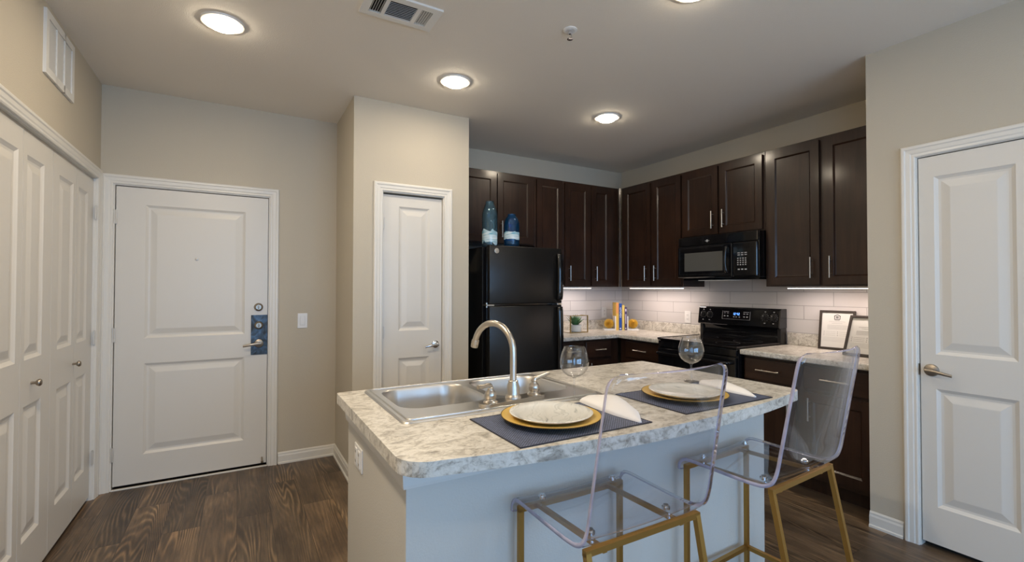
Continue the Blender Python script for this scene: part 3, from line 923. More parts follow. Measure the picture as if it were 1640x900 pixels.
# back wall uppers (local u = world x)
def upper(name, label, loc, rot, u0, u1, z0, doors, depth=UD, z1=UZ1):
    t = thing(name, label, 'cabinet', loc, rot, 'dark wall cabinets')
    cab_body(t, u0, u1, z0, z1, depth)
    for (a, b, hd) in doors:
        hz = z0+0.135
        cab_door(t, a, b, z0+0.012, z1-0.022, -depth-0.020, hd, hz)
    return t
upper('wall_cabinet', 'short dark wall cabinet above the refrigerator', (0, YK, 0), 0, XP1+0.004, 2.449, 1.758, [(1.600, 2.030, 1.985), (2.040, 2.424, 2.075)])
upper('wall_cabinet', 'narrow single-door dark wall cabinet right of the refrigerator cabinet', (0, YK, 0), 0, 2.452, 2.790, UZ0, [(2.470, 2.778, 2.735)])
upper('wall_cabinet', 'dark two-door wall cabinet on the back wall at the corner', (0, YK, 0), 0, 2.793, 3.530, UZ0, [(2.805, 3.120, 2.850), (3.146, 3.402, 3.190)])
# stove wall uppers (local u = YK - y)
U = lambda y: YK-y
upper('wall_cabinet', 'dark two-door wall cabinet between corner and microwave', (XS, YK, 0), R_RIGHT, U(3.776), U(2.970), UZ0, [(U(3.729), U(3.358), U(3.405)), (U(3.325), U(2.982), U(3.282))])
upper('wall_cabinet', 'short dark wall cabinet directly above the microwave', (XS, YK, 0), R_RIGHT, U(2.967), U(2.180), 1.808, [(U(2.958), U(2.592), U(2.635)), (U(2.573), U(2.196), U(2.530))])
upper('wall_cabinet', 'tall dark two-door wall cabinet right of the microwave', (XS, YK, 0), R_RIGHT, U(2.177), U(YN+0.003), UZ0, [(U(2.152), U(1.778), U(1.826)), (U(1.745), U(1.345), U(1.700))])

bm = NB(); bar(bm, (3.527, 3.775, UZ0+0.002), (3.527, 3.775, UZ1-0.004), 0.016, 0.010, (-0.707, -0.707, 0))
tag(obj('corner_trim', bm, M_ESP), 'thin vertical corner strip where the dark wall cabinets meet', 'trim strip')

# LED strips under the uppers
def led(label, loc, rot, length):
    t = thing('led_strip', label, 'cabinet light', loc, rot, 'under-cabinet lights')
    bm = NB(); box(bm, 0, length, -0.013, 0.013, 0.004, 0.016); obj('strip_housing', bm, M_PLASTIC, t)
    bm = NB(); box(bm, 0.005, length-0.005, -0.011, 0.011, -0.0005, 0.0045, 0.0015); obj('strip_lens', bm, M_LED, t)
    c = Matrix.Rotation(rot, 3, 'Z') @ Vector((length/2, 0, -0.003))
    area_light('strip_light', Vector(loc)+c, (0, 0, rot), length, 0.02, LED_W*length/0.7, LED_COL)
    return t
led('lit LED strip under the back corner wall cabinet', (2.83, 3.90, UZ0-0.0162), 0, 0.40)
led('lit LED strip under the cabinet left of the microwave', (3.64, 3.74, UZ0-0.0162), R_RIGHT, 0.70)
led('lit LED strip under the tall cabinet right of the microwave', (3.64, 2.06, UZ0-0.0162), R_RIGHT, 0.73)

# ------------------------------------------------------------------ base cabinets
BZ0, BZ1 = 0.105, 0.864
t = thing('base_cabinet', 'dark base cabinet beside the refrigerator on the back wall', 'cabinet', (0, YK, 0), 0, 'dark base cabinets')
BD = 0.592
cab_body(t, 2.500, 3.255, BZ0, BZ1, BD, toe=1)
drawer(t, 2.520, 2.812, 0.690, 0.842, -BD-0.020, 0.14); drawer(t, 2.838, 3.150, 0.690, 0.842, -BD-0.020, 0.13)
cab_door(t, 2.520, 2.812, 0.125, 0.668, -BD-0.020, 2.77, 0.57); cab_door(t, 2.838, 3.150, 0.125, 0.668, -BD-0.020, 2.88, 0.57)
t = thing('base_cabinet', 'dark corner base cabinet left of the stove', 'cabinet', (XS, YK, 0), R_RIGHT, 'dark base cabinets')
cab_body(t, U(3.492), U(2.962), BZ0, BZ1, BD, toe=1)
drawer(t, U(3.410), U(2.985), 0.690, 0.842, -BD-0.020, 0.165); cab_door(t, U(3.410), U(2.985), 0.125, 0.668, -BD-0.020, U(3.03), 0.57)
t = thing('base_cabinet', 'dark two-drawer base cabinet right of the stove', 'cabinet', (XS, YK, 0), R_RIGHT, 'dark base cabinets')
cab_body(t, U(2.178), U(YN+0.003), BZ0, BZ1, BD, toe=1)
drawer(t, U(2.160), U(1.792), 0.690, 0.842, -BD-0.020); drawer(t, U(1.742), U(1.345), 0.690, 0.842, -BD-0.020)
cab_door(t, U(2.160), U(1.792), 0.135, 0.668, -BD-0.020, U(1.836), 0.560); cab_door(t, U(1.742), U(1.345), 0.135, 0.668, -BD-0.020, U(1.700), 0.560)

# ------------------------------------------------------------------ wall worktops
CZ = 0.902
def bevel_mod(o, w, seg=3, ang=40):
    b = o.modifiers.new('edge', 'BEVEL'); b.width = w; b.segments = seg; b.limit_method = 'ANGLE'; b.angle_limit = radians(ang)
    return o
t = thing('worktop', 'L-shaped marbled laminate worktop in the back corner', 'countertop', (0, 0, 0), 0, 'marbled worktops')
YF, XF = YK-0.640, XS-0.650
bm = NB(); prism(bm, [(2.492, YK-0.002), (2.492, YF), (XF, YF), (XF, 2.962), (XS-0.002, 2.962), (XS-0.002, YK-0.002)], CZ-0.038, CZ)
bevel_mod(obj('countertop', bm, M_COUNTER, t), 0.010)
bm = NB(); prism(bm, [(2.492, YK-0.009), (2.492, YK-0.028), (XS-0.028, YK-0.028), (XS-0.028, 2.962), (XS-0.009, 2.962), (XS-0.009, YK-0.009)], CZ, CZ+0.095)
bevel_mod(obj('backsplash_lip', bm, M_COUNTER, t), 0.005)
t = thing('worktop', 'short marbled laminate worktop right of the stove', 'countertop', (0, 0, 0), 0, 'marbled worktops')
bm = NB(); prism(bm, [(XF, YN+0.003), (XS-0.002, YN+0.003), (XS-0.002, 2.178), (XF, 2.178)], CZ-0.038, CZ)
bevel_mod(obj('countertop', bm, M_COUNTER, t), 0.010)
bm = NB(); box(bm, XS-0.028, XS-0.009, YN+0.003, 2.178, CZ, CZ+0.095)
bevel_mod(obj('backsplash_lip', bm, M_COUNTER, t), 0.005)

# ------------------------------------------------------------------ refrigerator
t = thing('refrigerator', 'black top-freezer refrigerator with textured doors', 'refrigerator', (2.098, YK-0.03, 0))
W2 = 0.358
bm = NB(); box(bm, -W2-0.024, W2, -0.635, 0.0, 0.03, 1.690, 0.004); box(bm, -W2, W2-0.02, -0.60, -0.02, 0.0, 0.03)
obj('body', bm, M_BLACK, t)
DY = -0.718
def fdoor(name, z0, z1):
    bm = NB(); box(bm, -W2, W2, DY, -0.655, z0, z1, 0.007, 0, 3)
    o = obj(name, bm, M_FRIDGE, t, smooth=True, autos=35)
    bm = NB(); box(bm, -W2+0.012, W2-0.012, -0.656, -0.636, z0+0.012, z1-0.012); obj('gasket', bm, M_BLACKM, o)
    return o
fz = fdoor('freezer_door', 1.222, 1.700)
fd = fdoor('fresh_food_door', 0.10, 1.205)
for o, z0, z1 in ((fz, 1.245, 1.655), (fd, 0.55, 1.19)):
    bm = NB()
    prof = spline([(0.318, DY-0.001, z0), (0.318, DY-0.026, z0+0.03), (0.318, DY-0.034, (z0+z1)/2), (0.318, DY-0.026, z1-0.03), (0.318, DY-0.001, z1)], 8)
    prev = None
    for p in prof:
        rg = [bm.verts.new(p+Vector((dx, dy, 0))) for dx, dy in ((-0.024, 0.001), (-0.020, -0.010), (0.0, -0.014), (0.026, -0.010), (0.034, 0.001))]
        if prev:
            for i in range(4): bm.faces.new((prev[i], prev[i+1], rg[i+1], rg[i]))
        prev = rg
    obj('handle', bm, M_BLACK, o, smooth=True)
bm = NB(); lathe(bm, [(0.021, 0), (0.021, 0.002), (0.018, 0.003), (0.0175, 0.0022), (0.011, 0.0022), (0.010, 0.003), (0.004, 0.003), (0, 0.0024)], (-0.292, DY, 1.655), 28, axis='y')
obj('badge', bm, M_NICKEL, fz, smooth=True, autos=35)['label'] = 'small round silver emblem'
bm = NB(); box(bm, -W2-0.02, -W2+0.05, DY+0.008, -0.63, 1.2055, 1.2205, 0.003); cyl(bm, (-W2-0.012, -0.69, 1.195), (-W2-0.012, -0.69, 1.232), 0.007, n=12)
obj('hinge', bm, M_NICKEL, t)
bm = NB(); box(bm, W2-0.045, W2+0.004, DY+0.004, -0.63, 1.2055, 1.2205, 0.003); obj('divider_trim', bm, M_NICKEL, t)
bm = NB(); box(bm, -W2, W2, -0.69, -0.60, 0.03, 0.092, 0.004); obj('kick_plate', bm, M_BLACKM, t)

# bottles on the refrigerator
def bottle(label, loc, prof, m):
    bm = NB(); lathe(bm, prof, n=48)
    o = obj('glass_bottle', bm, m, None, loc, smooth=True, autos=60)
    return tag(o, label, 'bottle', 'blue glass bottles')
z0 = 1.7005
bottle('taller grey-blue glass bottle with white wave band', (1.800, 3.475, z0-0.010),
       [(0, 0.004), (0.052, 0.0), (0.062, 0.006), (0.064, 0.02), (0.065, 0.12), (0.065, 0.255), (0.0625, 0.285), (0.055, 0.315), (0.044, 0.343), (0.037, 0.360), (0.034, 0.375), (0.036, 0.382), (0.030, 0.384), (0.030, 0.36), (0.038, 0.34), (0.050, 0.31), (0.058, 0.282), (0.060, 0.255), (0.060, 0.02), (0, 0.016)],
       bottle_mat('grey_blue_bottle_glass', (0.62, 0.80, 0.88), (0.05, 0.16, 0.26), 0.125, 0.215, 0.17))
bottle('shorter deep blue glass bottle with white band', (1.985, 3.43, z0-0.0),
       [(0, 0.004), (0.055, 0.0), (0.064, 0.006), (0.066, 0.02), (0.066, 0.17), (0.064, 0.200), (0.057, 0.228), (0.046, 0.247), (0.036, 0.256), (0.034, 0.266), (0.036, 0.273), (0.030, 0.275), (0.029, 0.258), (0.042, 0.242), (0.053, 0.224), (0.059, 0.198), (0.061, 0.17), (0.061, 0.02), (0, 0.016)],
       bottle_mat('deep_blue_bottle_glass', (0.22, 0.58, 0.85), (0.01, 0.08, 0.22), 0.085, 0.145, 0.05))

# ------------------------------------------------------------------ range
SY = 2.568
t = thing('range', 'black electric range with glass cooktop and back control panel', 'stove', (XS, SY, 0), R_RIGHT)
bm = NB(); box(bm, -0.378, 0.378, -0.640, -0.03, 0.03, 0.900, 0.003); box(bm, -0.34, 0.34, -0.60, -0.05, 0.0, 0.03)
obj('body', bm, M_BLACK, t)
bm = NB(); box(bm, -0.380, 0.380, -0.668, -0.10, 0.9005, 0.918, 0.005, 0, 3)
ct = obj('cooktop', bm, M_GLASSBLK, t)
for x, y, r in ((-0.19, -0.50, 0.115), (0.19, -0.50, 0.09), (-0.19, -0.24, 0.085), (0.19, -0.24, 0.11)):
    bm = NB(); lathe(bm, [(r, 0), (r, 0.0006), (r-0.003, 0.0006), (r-0.003, 0)], (x, y, 0.918), 48); obj('burner_ring', bm, M_BLACKM, ct)
bm = NB(); box(bm, -0.384, -0.376, -0.668, -0.115, 0.905, 0.9215, 0.001); obj('gap_trim', bm, M_STRIPE, t)
# backguard: recessed apron under an overhanging control head
bm = NB()
prof = [(-0.02, 0.900), (-0.095, 0.900), (-0.098, 0.925), (-0.086, 0.960), (-0.080, 1.000), (-0.090, 1.030), (-0.02, 1.030)]
for s in (-0.368, 0.368): pass
a = [bm.verts.new((-0.366, y, z)) for y, z in prof]; b = [bm.verts.new((0.366, y, z)) for y, z in prof]
bridge(bm, a, b); bm.faces.new(a); bm.faces.new(b)
obj('backguard', bm, M_BLACK, t, smooth=True, autos=30)
bm = NB()
prof = [(-0.02, 1.030), (-0.122, 1.026), (-0.130, 1.034), (-0.108, 1.178), (-0.098, 1.187), (-0.02, 1.187)]
a = [bm.verts.new((-0.386, y, z)) for y, z in prof]; b = [bm.verts.new((0.386, y, z)) for y, z in prof]
bridge(bm, a, b); bm.faces.new(a); bm.faces.new(b)
cp = bevel_mod(obj('control_panel', bm, M_BLACK, t), 0.006, 3, 30)
for s in (-1, 1):
    bm = NB(); box(bm, s*0.367-0.014, s*0.367+0.014, -0.10, -0.02, 0.900, 1.030, 0.003); obj('side_post', bm, M_BLACKM, t)
def on_panel(x, z, out=0.0):
    k = (z-1.034)/(1.178-1.034)
    return Vector((x, -0.130+0.022*k-out, z))
pn = Vector((0, -0.989, 0.151)).normalized(); pu = Vector((0, 0.151, 0.989)).normalized()
for x in (-0.330, -0.262, 0.262, 0.335):
    c = on_panel(x, 1.112)
    bm = NB(); cyl(bm, c, c+pn*0.004, 0.029, n=24); cyl(bm, c+pn*0.004, c+pn*0.020, 0.022, 0.0195, n=24); bar(bm, c+pn*0.024-pu*0.019, c+pn*0.024+pu*0.019, 0.008, 0.010, pn)
    k = obj('knob', bm, M_BLACKM, t, smooth=True, autos=40)
    bm = NB(); bar(bm, c+pn*0.0295+pu*0.004, c+pn*0.0295+pu*0.018, 0.0022, 0.001, pn); obj('pointer', bm, M_LABEL, k)
    for a in range(-140, 141, 28):
        q = radians(a); dv = Vector((sin(q), 0, 0))+pu*cos(q)
        bm = NB(); bar(bm, c+pn*0.0012+dv*0.0305, c+pn*0.0012+dv*0.034, 0.0025, 0.0008, pn); obj('dial_tick', bm, M_LABEL, cp)
    for dz in (-0.047, 0.047):
        bm = NB(); bar(bm, c+pu*dz-Vector((0.006, 0, 0))+pn*0.0008, c+pu*dz+Vector((0.006, 0, 0))+pn*0.0008, 0.006, 0.0008, pn); obj('dial_caption', bm, M_LABEL, cp)
bm = NB()
c = on_panel(0, 1.118)
def pl_rect(bm, x0, x1, z0, z1, out, th=0.001, mi=0):
    p = [on_panel(x, z) + pn*o for o in (out-th, out) for x, z in ((x0, z0), (x1, z0), (x1, z1), (x0, z1))]
    v = [bm.verts.new(q) for q in p]
    bridge(bm, v[:4], v[4:], mi); bm.faces.new(v[4:]).material_index = mi
pl_rect(bm, -0.130, 0.130, 1.083, 1.152, 0.002, 0.002)
dp = obj('display', bm, M_GLASSBLK, t)
bm = NB()
for s in (-1, 1): pl_rect(bm, s*0.131-0.0012, s*0.131+0.0012, 1.082, 1.153, 0.0026)
pl_rect(bm, -0.13, 0.13, 1.0815, 1.083, 0.0026)
for x in (-0.108, -0.078): pl_rect(bm, x-0.008, x+0.008, 1.132, 1.136, 0.003); pl_rect(bm, x-0.007, x+0.007, 1.104, 1.114, 0.003)
for x in (0.078, 0.106): pl_rect(bm, x-0.008, x+0.008, 1.128, 1.136, 0.003); pl_rect(bm, x-0.007, x+0.007, 1.102, 1.112, 0.003)
for x in (-0.018, 0.004, 0.034): pl_rect(bm, x-0.006, x+0.006, 1.100, 1.107, 0.003)
for x in (-0.095, 0.095): pl_rect(bm, x-0.026, x+0.026, 1.145, 1.149, 0.003)
obj('button_marks', bm, M_LABEL, dp)
# seven-segment clock digits
bm = NB()
SEG = {'1': 'bc', '2': 'abged', '4': 'fgbc', '0': 'abcdef', ':': ''}
def digit(bm, ch, x, z, w=0.0105, h=0.020, s=0.0026):
    g = {'a': (x, x+w, z+h-s, z+h), 'd': (x, x+w, z, z+s), 'g': (x, x+w, z+h/2-s/2, z+h/2+s/2),
         'f': (x, x+s, z+h/2, z+h), 'e': (x, x+s, z, z+h/2), 'b': (x+w-s, x+w, z+h/2, z+h), 'c': (x+w-s, x+w, z, z+h/2)}
    for k in SEG[ch]: pl_rect(bm, *g[k], 0.0032)
for i, ch in enumerate('1242'): digit(bm, ch, -0.030 + i*0.0165 + (0.004 if i > 1 else 0), 1.119)
obj('clock_digits', bm, M_DIGIT, dp)
bm = NB(); box(bm, -0.374, 0.374, -0.672, -0.641, 0.225, 0.835, 0.006, 0, 3)
od = obj('oven_door', bm, M_BLACK, t)
bm = NB(); box(bm, -0.26, 0.26, -0.6735, -0.6715, 0.36, 0.70, 0.0006); obj('oven_window', bm, M_GLASSBLK, od)
bm = NB(); tube(bm, spline([(-0.345, -0.672, 0.795), (-0.335, -0.712, 0.795), (-0.30, -0.722, 0.795), (0, -0.724, 0.795), (0.30, -0.722, 0.795), (0.335, -0.712, 0.795), (0.345, -0.672, 0.795)], 5), 0.013, 14); obj('handle', bm, M_BLACK, od, smooth=True)
bm = NB(); box(bm, -0.374, 0.374, -0.664, -0.641, 0.842, 0.896, 0.003); obj('vent_trim', bm, M_BLACK, t)
bm = NB(); box(bm, -0.374, 0.374, -0.668, -0.641, 0.055, 0.215, 0.005); obj('storage_drawer', bm, M_BLACK, t)

# ------------------------------------------------------------------ microwave
t = thing('microwave', 'black over-the-range microwave below the short cabinet', 'microwave', (XS, 2.562, 1.442), R_RIGHT)
MH, MW, MD = 0.362, 0.378, 0.385
bm = NB(); box(bm, -MW, MW, -MD, -0.010, 0.0, MH, 0.003); box(bm, -MW+0.02, MW-0.02, -MD+0.03, -0.02, -0.018, 0.0)
obj('body', bm, M_BLACK, t)
bm = NB(); box(bm, -MW, MW, -MD-0.020, -MD-0.001, MH-0.078, MH, 0.004); tv = obj('top_vent_panel', bm, M_BLACK, t)
bm = NB(); lathe(bm, [(0.011, 0), (0.011, 0.001), (0.0085, 0.001), (0.0085, 0.0004), (0.005, 0.0004), (0.005, 0.001), (0, 0.001)], (-0.075, -MD-0.020, MH-0.045), 24, axis='y')
for dx in (-0.018, 0.018): box(bm, -0.075+dx-0.003, -0.075+dx+0.003, -MD-0.0212, -MD-0.020, MH-0.047, MH-0.043)
obj('emblem', bm, M_LABEL, tv)['label'] = 'small round emblem'
DX = 0.165
bm = NB(); box(bm, -MW, DX, -MD-0.030, -MD-0.001, 0.004, MH-0.082, 0.007, 0, 3); md = obj('door', bm, M_BLACK, t)
bm = NB(); box(bm, -MW+0.075, DX-0.085, -MD-0.0312, -MD-0.0298, 0.058, MH-0.142, 0.0005)
mw_, nt_, b_ = new_mat('microwave_window_mesh'); b_.inputs['Base Color'].default_value = (0.10, 0.10, 0.095, 1); b_.inputs['Roughness'].default_value = 0.12
obj('window', bm, mw_, md)
bm = NB(); y = -MD-0.0304
pts = [(-MW+0.022, 0.030), (-MW+0.022, MH-0.104), (-MW+0.03, MH-0.098), (DX-0.075, MH-0.098)]
for p, q in zip(pts[:-1], pts[1:]): bar(bm, (p[0], y, p[1]), (q[0], y, q[1]), 0.0022, 0.0012, (0, -1, 0))
bar(bm, (-MW+0.022, y, 0.030), (DX-0.06, y, 0.030), 0.0018, 0.0012, (0, -1, 0))
obj('door_outline', bm, M_STRIPE, md)
bm = NB(); prev = None
for p in spline([(DX-0.030, -MD-0.030, MH-0.100), (DX-0.034, -MD-0.060, MH-0.120), (DX-0.040, -MD-0.068, 0.14), (DX-0.034, -MD-0.060, 0.050), (DX-0.030, -MD-0.030, 0.030)], 7):
    rg = [bm.verts.new(p+Vector((0.012*cos(a), 0.009*sin(a), 0))) for a in [2*pi*i/12 for i in range(12)]]
    if prev: bridge(bm, prev, rg)
    prev = rg
obj('handle', bm, M_BLACK, md, smooth=True)
bm = NB(); box(bm, DX+0.004, MW, -MD-0.030, -MD-0.001, 0.004, MH-0.082, 0.010, 0, 3); kp = obj('control_panel', bm, M_BLACK, t)
y = -MD-0.0306
def key(x, z, w, h):
    bm = NB(); box(bm, x-w/2, x+w/2, y-0.0006, y+0.0008, z-h/2, z+h/2); obj('key', bm, M_LABEL, kp)
for r in range(2):
    for c in range(3): key(0.225+c*0.030, 0.193-r*0.016, 0.020, 0.006)
for r in range(4):
    for c in range(4): key(0.218+c*0.022, 0.150-r*0.017, 0.011, 0.008)
for c in range(3): key(0.225+c*0.030, 0.062, 0.017, 0.010)
bm = NB(); box(bm, 0.205, 0.315, y-0.0004, y+0.0008, 0.226, 0.262); obj('readout', bm, M_GLASSBLK, kp)
bm = NB(); box(bm, -0.20, 0.12, -MD+0.02, -0.10, -0.024, -0.018, 0.003); obj('lamp_cover', bm, M_GRILLE, t)

# ------------------------------------------------------------------ things on the back worktop
t = thing('framed_plant', 'small green succulent in a white pot inside a thin gold frame', 'plant', (2.975, 3.835, CZ), radians(-2))
bm = NB(); w, h, d = 0.106, 0.176, 0.0035
for y in (-d, d):
    for x in (-w, w): bar(bm, (x, y-0.06, 0), (x, y-0.06, h), 0.007, 0.007, (0, 1, 0))
    for z in (0.003, h-0.003): bar(bm, (-w, y-0.06, z), (w, y-0.06, z), 0.007, 0.007)
for x in (-w, w):
    for z in (0.003, h-0.003): bar(bm, (x, -0.06, z), (x, 0.06, z), 0.004, 0.004)
obj('gold_frame', bm, M_FRAMEGOLD, t)
bm = NB(); lathe(bm, [(0, 0.006), (0.050, 0.006), (0.056, 0.012), (0.060, 0.078), (0.056, 0.078), (0.053, 0.070), (0, 0.070)], n=32)
obj('pot', bm, M_POT, t, smooth=True, autos=40)
bm = NB(); lathe(bm, [(0, 0.0705), (0.0525, 0.0705), (0, 0.074)], n=24); obj('soil', bm, M_SOIL, t)
bm = NB()
for i in range(54):
    a = random.uniform(0, 2*pi); tl = random.uniform(0.05, 1.35); L = random.uniform(0.06, 0.12)
    b0 = Vector((0.02*cos(a), 0.02*sin(a)*0.7, 0.072)); dv = Vector((cos(a)*tl, sin(a)*tl*0.5, 1.0)).normalized()
    s = dv.cross(Vector((0, 0, 1)));  s = s.normalized() if s.length > 1e-3 else Vector((1, 0, 0))
    n3 = s.cross(dv); prev = None
    for k in range(6):
        q = k/5; ww = 0.0085*sin(pi*min(1, q*0.9+0.1))+0.0008
        c = b0 + dv*(L*q) + Vector((cos(a), sin(a)*0.5, 0))*(0.012*q*q)
        rg = [bm.verts.new(c+s*ww), bm.verts.new(c+n3*ww*0.35), bm.verts.new(c-s*ww), bm.verts.new(c-n3*ww*0.35)]
        if prev: bridge(bm, prev, rg)
        else: bm.faces.new(rg)
        prev = rg
    bm.faces.new(prev)
obj('leaves', bm, M_LEAF, t, smooth=True, autos=60)

# books and bookends stand across the corner, facing the room
BR = radians(-31)
BC = Vector((3.562, 3.790, CZ))
bx = Vector((cos(BR), sin(BR), 0)); by = Vector((-sin(BR), cos(BR), 0))
def atb(u, v=0.0): return BC + bx*u + by*v
def book(label, u, th, h, d, col, spine_mark=None, pages=(0.75, 0.72, 0.66)):
    p = atb(u); t = thing('book', label, 'book', p, BR, 'books between the bookends')
    m = mat('book_cover', col, 0.45); pm = mat('book_pages', pages, 0.8)
    bm = NB()
    box(bm, 0, 0.003, 0, d, 0, h, 0.0008); box(bm, th-0.003, th, 0, d, 0, h, 0.0008); box(bm, 0.003, th-0.003, 0, 0.003, 0, h, 0.0)
    cv = obj('cover', bm, m, t)
    bm = NB(); box(bm, 0.003, th-0.003, 0.003, d-0.004, 0.003, h-0.004); obj('pages', bm, pm, t)
    if spine_mark: spine_mark(cv, th, h)
    return t
def text_mark(word, z, size):
    def f(cv, th, h):
        c = bpy.data.curves.new('lettering', 'FONT'); c.body = word; c.size = size; c.align_x = 'CENTER'; c.align_y = 'CENTER'; c.extrude = 0.0002
        c.materials.append(M_WHITEINK)
        tmp = bpy.data.objects.new('lettering_curve', c)
        me = bpy.data.meshes.new_from_object(tmp); bpy.data.objects.remove(tmp)
        me.name = 'lettering'
        o = bpy.data.objects.new('lettering', me)
        o.rotation_euler = (radians(90), radians(90), 0); o.location = (th/2, -0.0004, h*z); link(o, cv)
        bm = NB(); box(bm, th*0.25, th*0.75, -0.0005, 0.0005, 0.012, 0.024); obj('publisher_mark', bm, M_WHITEINK, cv)
    return f
def bar_mark(cv, th, h):
    bm = NB(); box(bm, th*0.22, th*0.78, -0.0005, 0.0005, h*0.82, h*0.93)
    box(bm, th*0.35, th*0.65, -0.0005, 0.0005, h*0.28, h*0.70); box(bm, th*0.25, th*0.75, -0.0005, 0.0005, 0.012, 0.026)
    obj('spine_print', bm, mat('lilac_print', (0.62, 0.58, 0.72), 0.5), cv)
def band_mark(cv, th, h):
    bm = NB(); box(bm, th*0.1, th*0.9, -0.0005, 0.0005, h*0.60, h*0.99); obj('spine_print', bm, mat('orange_print', (0.78, 0.32, 0.10), 0.5), cv)
book('tall book with orange and yellow spine, leftmost in the row', -0.060, 0.030, 0.295, 0.185, (0.75, 0.48, 0.07), band_mark)
book('tall royal blue book with white spine lettering', -0.028, 0.031, 0.285, 0.185, (0.012, 0.06, 0.32), text_mark('KITCHEN', 0.66, 0.026))
book('yellow book with a pale top edge right of the blue book', 0.005, 0.026, 0.268, 0.18, (0.68, 0.50, 0.12))
book('shorter dark purple book, rightmost in the row', 0.033, 0.024, 0.245, 0.175, (0.055, 0.028, 0.10), bar_mark)
def bookend(label, u, side):
    t = thing('bookend', label, 'bookend', atb(u), BR, 'gold burst bookends')
    bm = NB()
    x = 0.0
    box(bm, min(0, side*0.010), max(0, side*0.010), -0.01, 0.10, 0, 0.150, 0.001)
    box(bm, min(side*0.010, side*0.125), max(side*0.010, side*0.125), -0.01, 0.10, 0, 0.014, 0.001)
    obj('marble_base', bm, M_PORC, t)
    bm = NB(); c = Vector((side*0.068, 0.03, 0.014+0.054)); bmesh.ops.create_icosphere(bm, subdivisions=1, radius=0.012, matrix=Matrix.Translation(c))
    n = 190
    for i in range(n):
        zz = 1-2*(i+0.5)/n; rr = math.sqrt(1-zz*zz); a = i*2.39996
        dv = Vector((rr*cos(a), rr*sin(a), zz)); cyl(bm, c, c+dv*0.053, 0.0036, 0.0026, n=5)
    obj('gold_burst', bm, M_PEAR, t)
    return t
bookend('left bookend with white base and gold burst ball', -0.062, -1)
bookend('right bookend with white base and gold burst ball', 0.059, 1)

# framed notices on the right worktop
def notice(label, loc, rotz, lean, w, h, logo):
    t = thing('framed_notice', label, 'picture frame', loc, rotz, 'framed notices')
    t.rotation_euler = (-lean, 0, rotz); t.rotation_mode = 'XYZ'
    bm = NB(); f = 0.016
    prism_frame = [(-w/2, 0), (w/2, 0), (w/2, h), (-w/2, h)]
    for a, b, c, d in ((-w/2, -w/2+f, 0, h), (w/2-f, w/2, 0, h), (-w/2+f, w/2-f, 0, f), (-w/2+f, w/2-f, h-f, h)): box(bm, a, b, -0.016, 0.0, c, d, 0.0015)
    obj('frame', bm, M_FRAME, t)
    bm = NB(); box(bm, -w/2+f, w/2-f, -0.008, -0.002, f, h-f); pp = obj('paper', bm, M_PAPER, t)
    y = -0.0083
    bm = NB()
    def ln(x0, x1, z, th=0.0014): box(bm, x0, x1, y-0.0002, y+0.0004, z-th/2, z+th/2)
    iw = w/2-f-0.014; top = h-f
    for k, (s, e) in enumerate(((0.62, 0.62), (0.40, 0.40))): ln(-iw*s, iw*e, top-0.066-k*0.012)
    for k in range(4): ln(-iw*0.72, iw*(0.9 if k < 3 else 0.82), top-0.094-k*0.0085)
    for k in range(3):
        z = top-0.142-k*0.013
        ln(-iw*0.85, -iw*0.08, z, 0.001); ln(iw*0.20, iw*0.95, z, 0.001)
    for k in range(4): ln(-iw, iw*0.9, top-0.184-k*0.009, 0.0009)
    obj('printed_lines', bm, M_INK, pp)
    bm = NB()
    for k in range(3):
        z = top-0.142-k*0.013
        for x in (-iw*0.95, iw*0.08): box(bm, x-0.002, x+0.002, y-0.0003, y+0.0004, z-0.002, z+0.002)
    if logo:
        c = top-0.032
        P = [(-0.021, c+0.006), (0, c+0.019), (0.021, c+0.006)]
        for a, b in ((P[0], P[1]), (P[1], P[2])): bar(bm, (a[0], y, a[1]), (b[0], y, b[1]), 0.0045, 0.0006, (0, -1, 0))
        for a, b in (((-0.017, c+0.006), (-0.017, c-0.016)), ((0.017, c+0.006), (0.017, c-0.016)), ((-0.019, c-0.016), (0.019, c-0.016))): bar(bm, (a[0], y, a[1]), (b[0], y, b[1]), 0.004, 0.0006, (0, -1, 0))
        for dz in (0.0035, -0.0055): box(bm, -0.009, 0.009, y-0.0003, y+0.0004, c+dz-0.003, c+dz+0.003)
        box(bm, -0.016, 0.016, y-0.0003, y+0.0004, c-0.0245, c-0.0215)
    obj('emblem_and_bullets' if logo else 'bullets', bm, M_INKD, pp)
    return t
notice('dark-framed notice with a house emblem, left of the pair', (3.778, 1.792, CZ+0.001), radians(-82), radians(10), 0.228, 0.288, True)
notice('dark-framed notice half hidden at the wall edge, right of the pair', (3.524, 1.513, CZ+0.002), radians(-88), radians(26), 0.228, 0.288, False)

# ================================================================== ISLAND
IX0, IX1, IYB, IYF = 0.354, 2.106, 2.066, 1.128
IZ = 0.914
def island_outline():
    pts = []
    pts += rrect(IX0, IX1, IYF, IYB, (0.012, 0.012, 0.09, 0.06), 8)
    # replace the straight front by a shallow bow
    out = []
    i_l = [i for i, p in enumerate(pts) if abs(p[1]-IYF) < 1e-6]
    a, b = pts[i_l[0]], pts[i_l[1]]
    for i, p in enumerate(pts):
        out.append(p)
        if i == i_l[0]:
            for k in range(1, 24):
                s = k/24; out.append((a[0]+(b[0]-a[0])*s, IYF-0.084*(1-(2*s-1)**2)))
    return out
SX0, SX1, SY0, SY1 = 0.462, 1.294, 1.480, 2.034          # sink rim
t = thing('kitchen_island', 'kitchen island with bowed marbled top and pale painted base', 'island')
bm = NB(); prism(bm, island_outline(), IZ-0.040, IZ, [list(reversed(rrect(SX0+0.02, SX1-0.02, SY0+0.02, SY1-0.02, 0.03)))])
o = obj('island_top', bm, M_COUNTER, t); bevel_mod(o, 0.003, 2, 60)
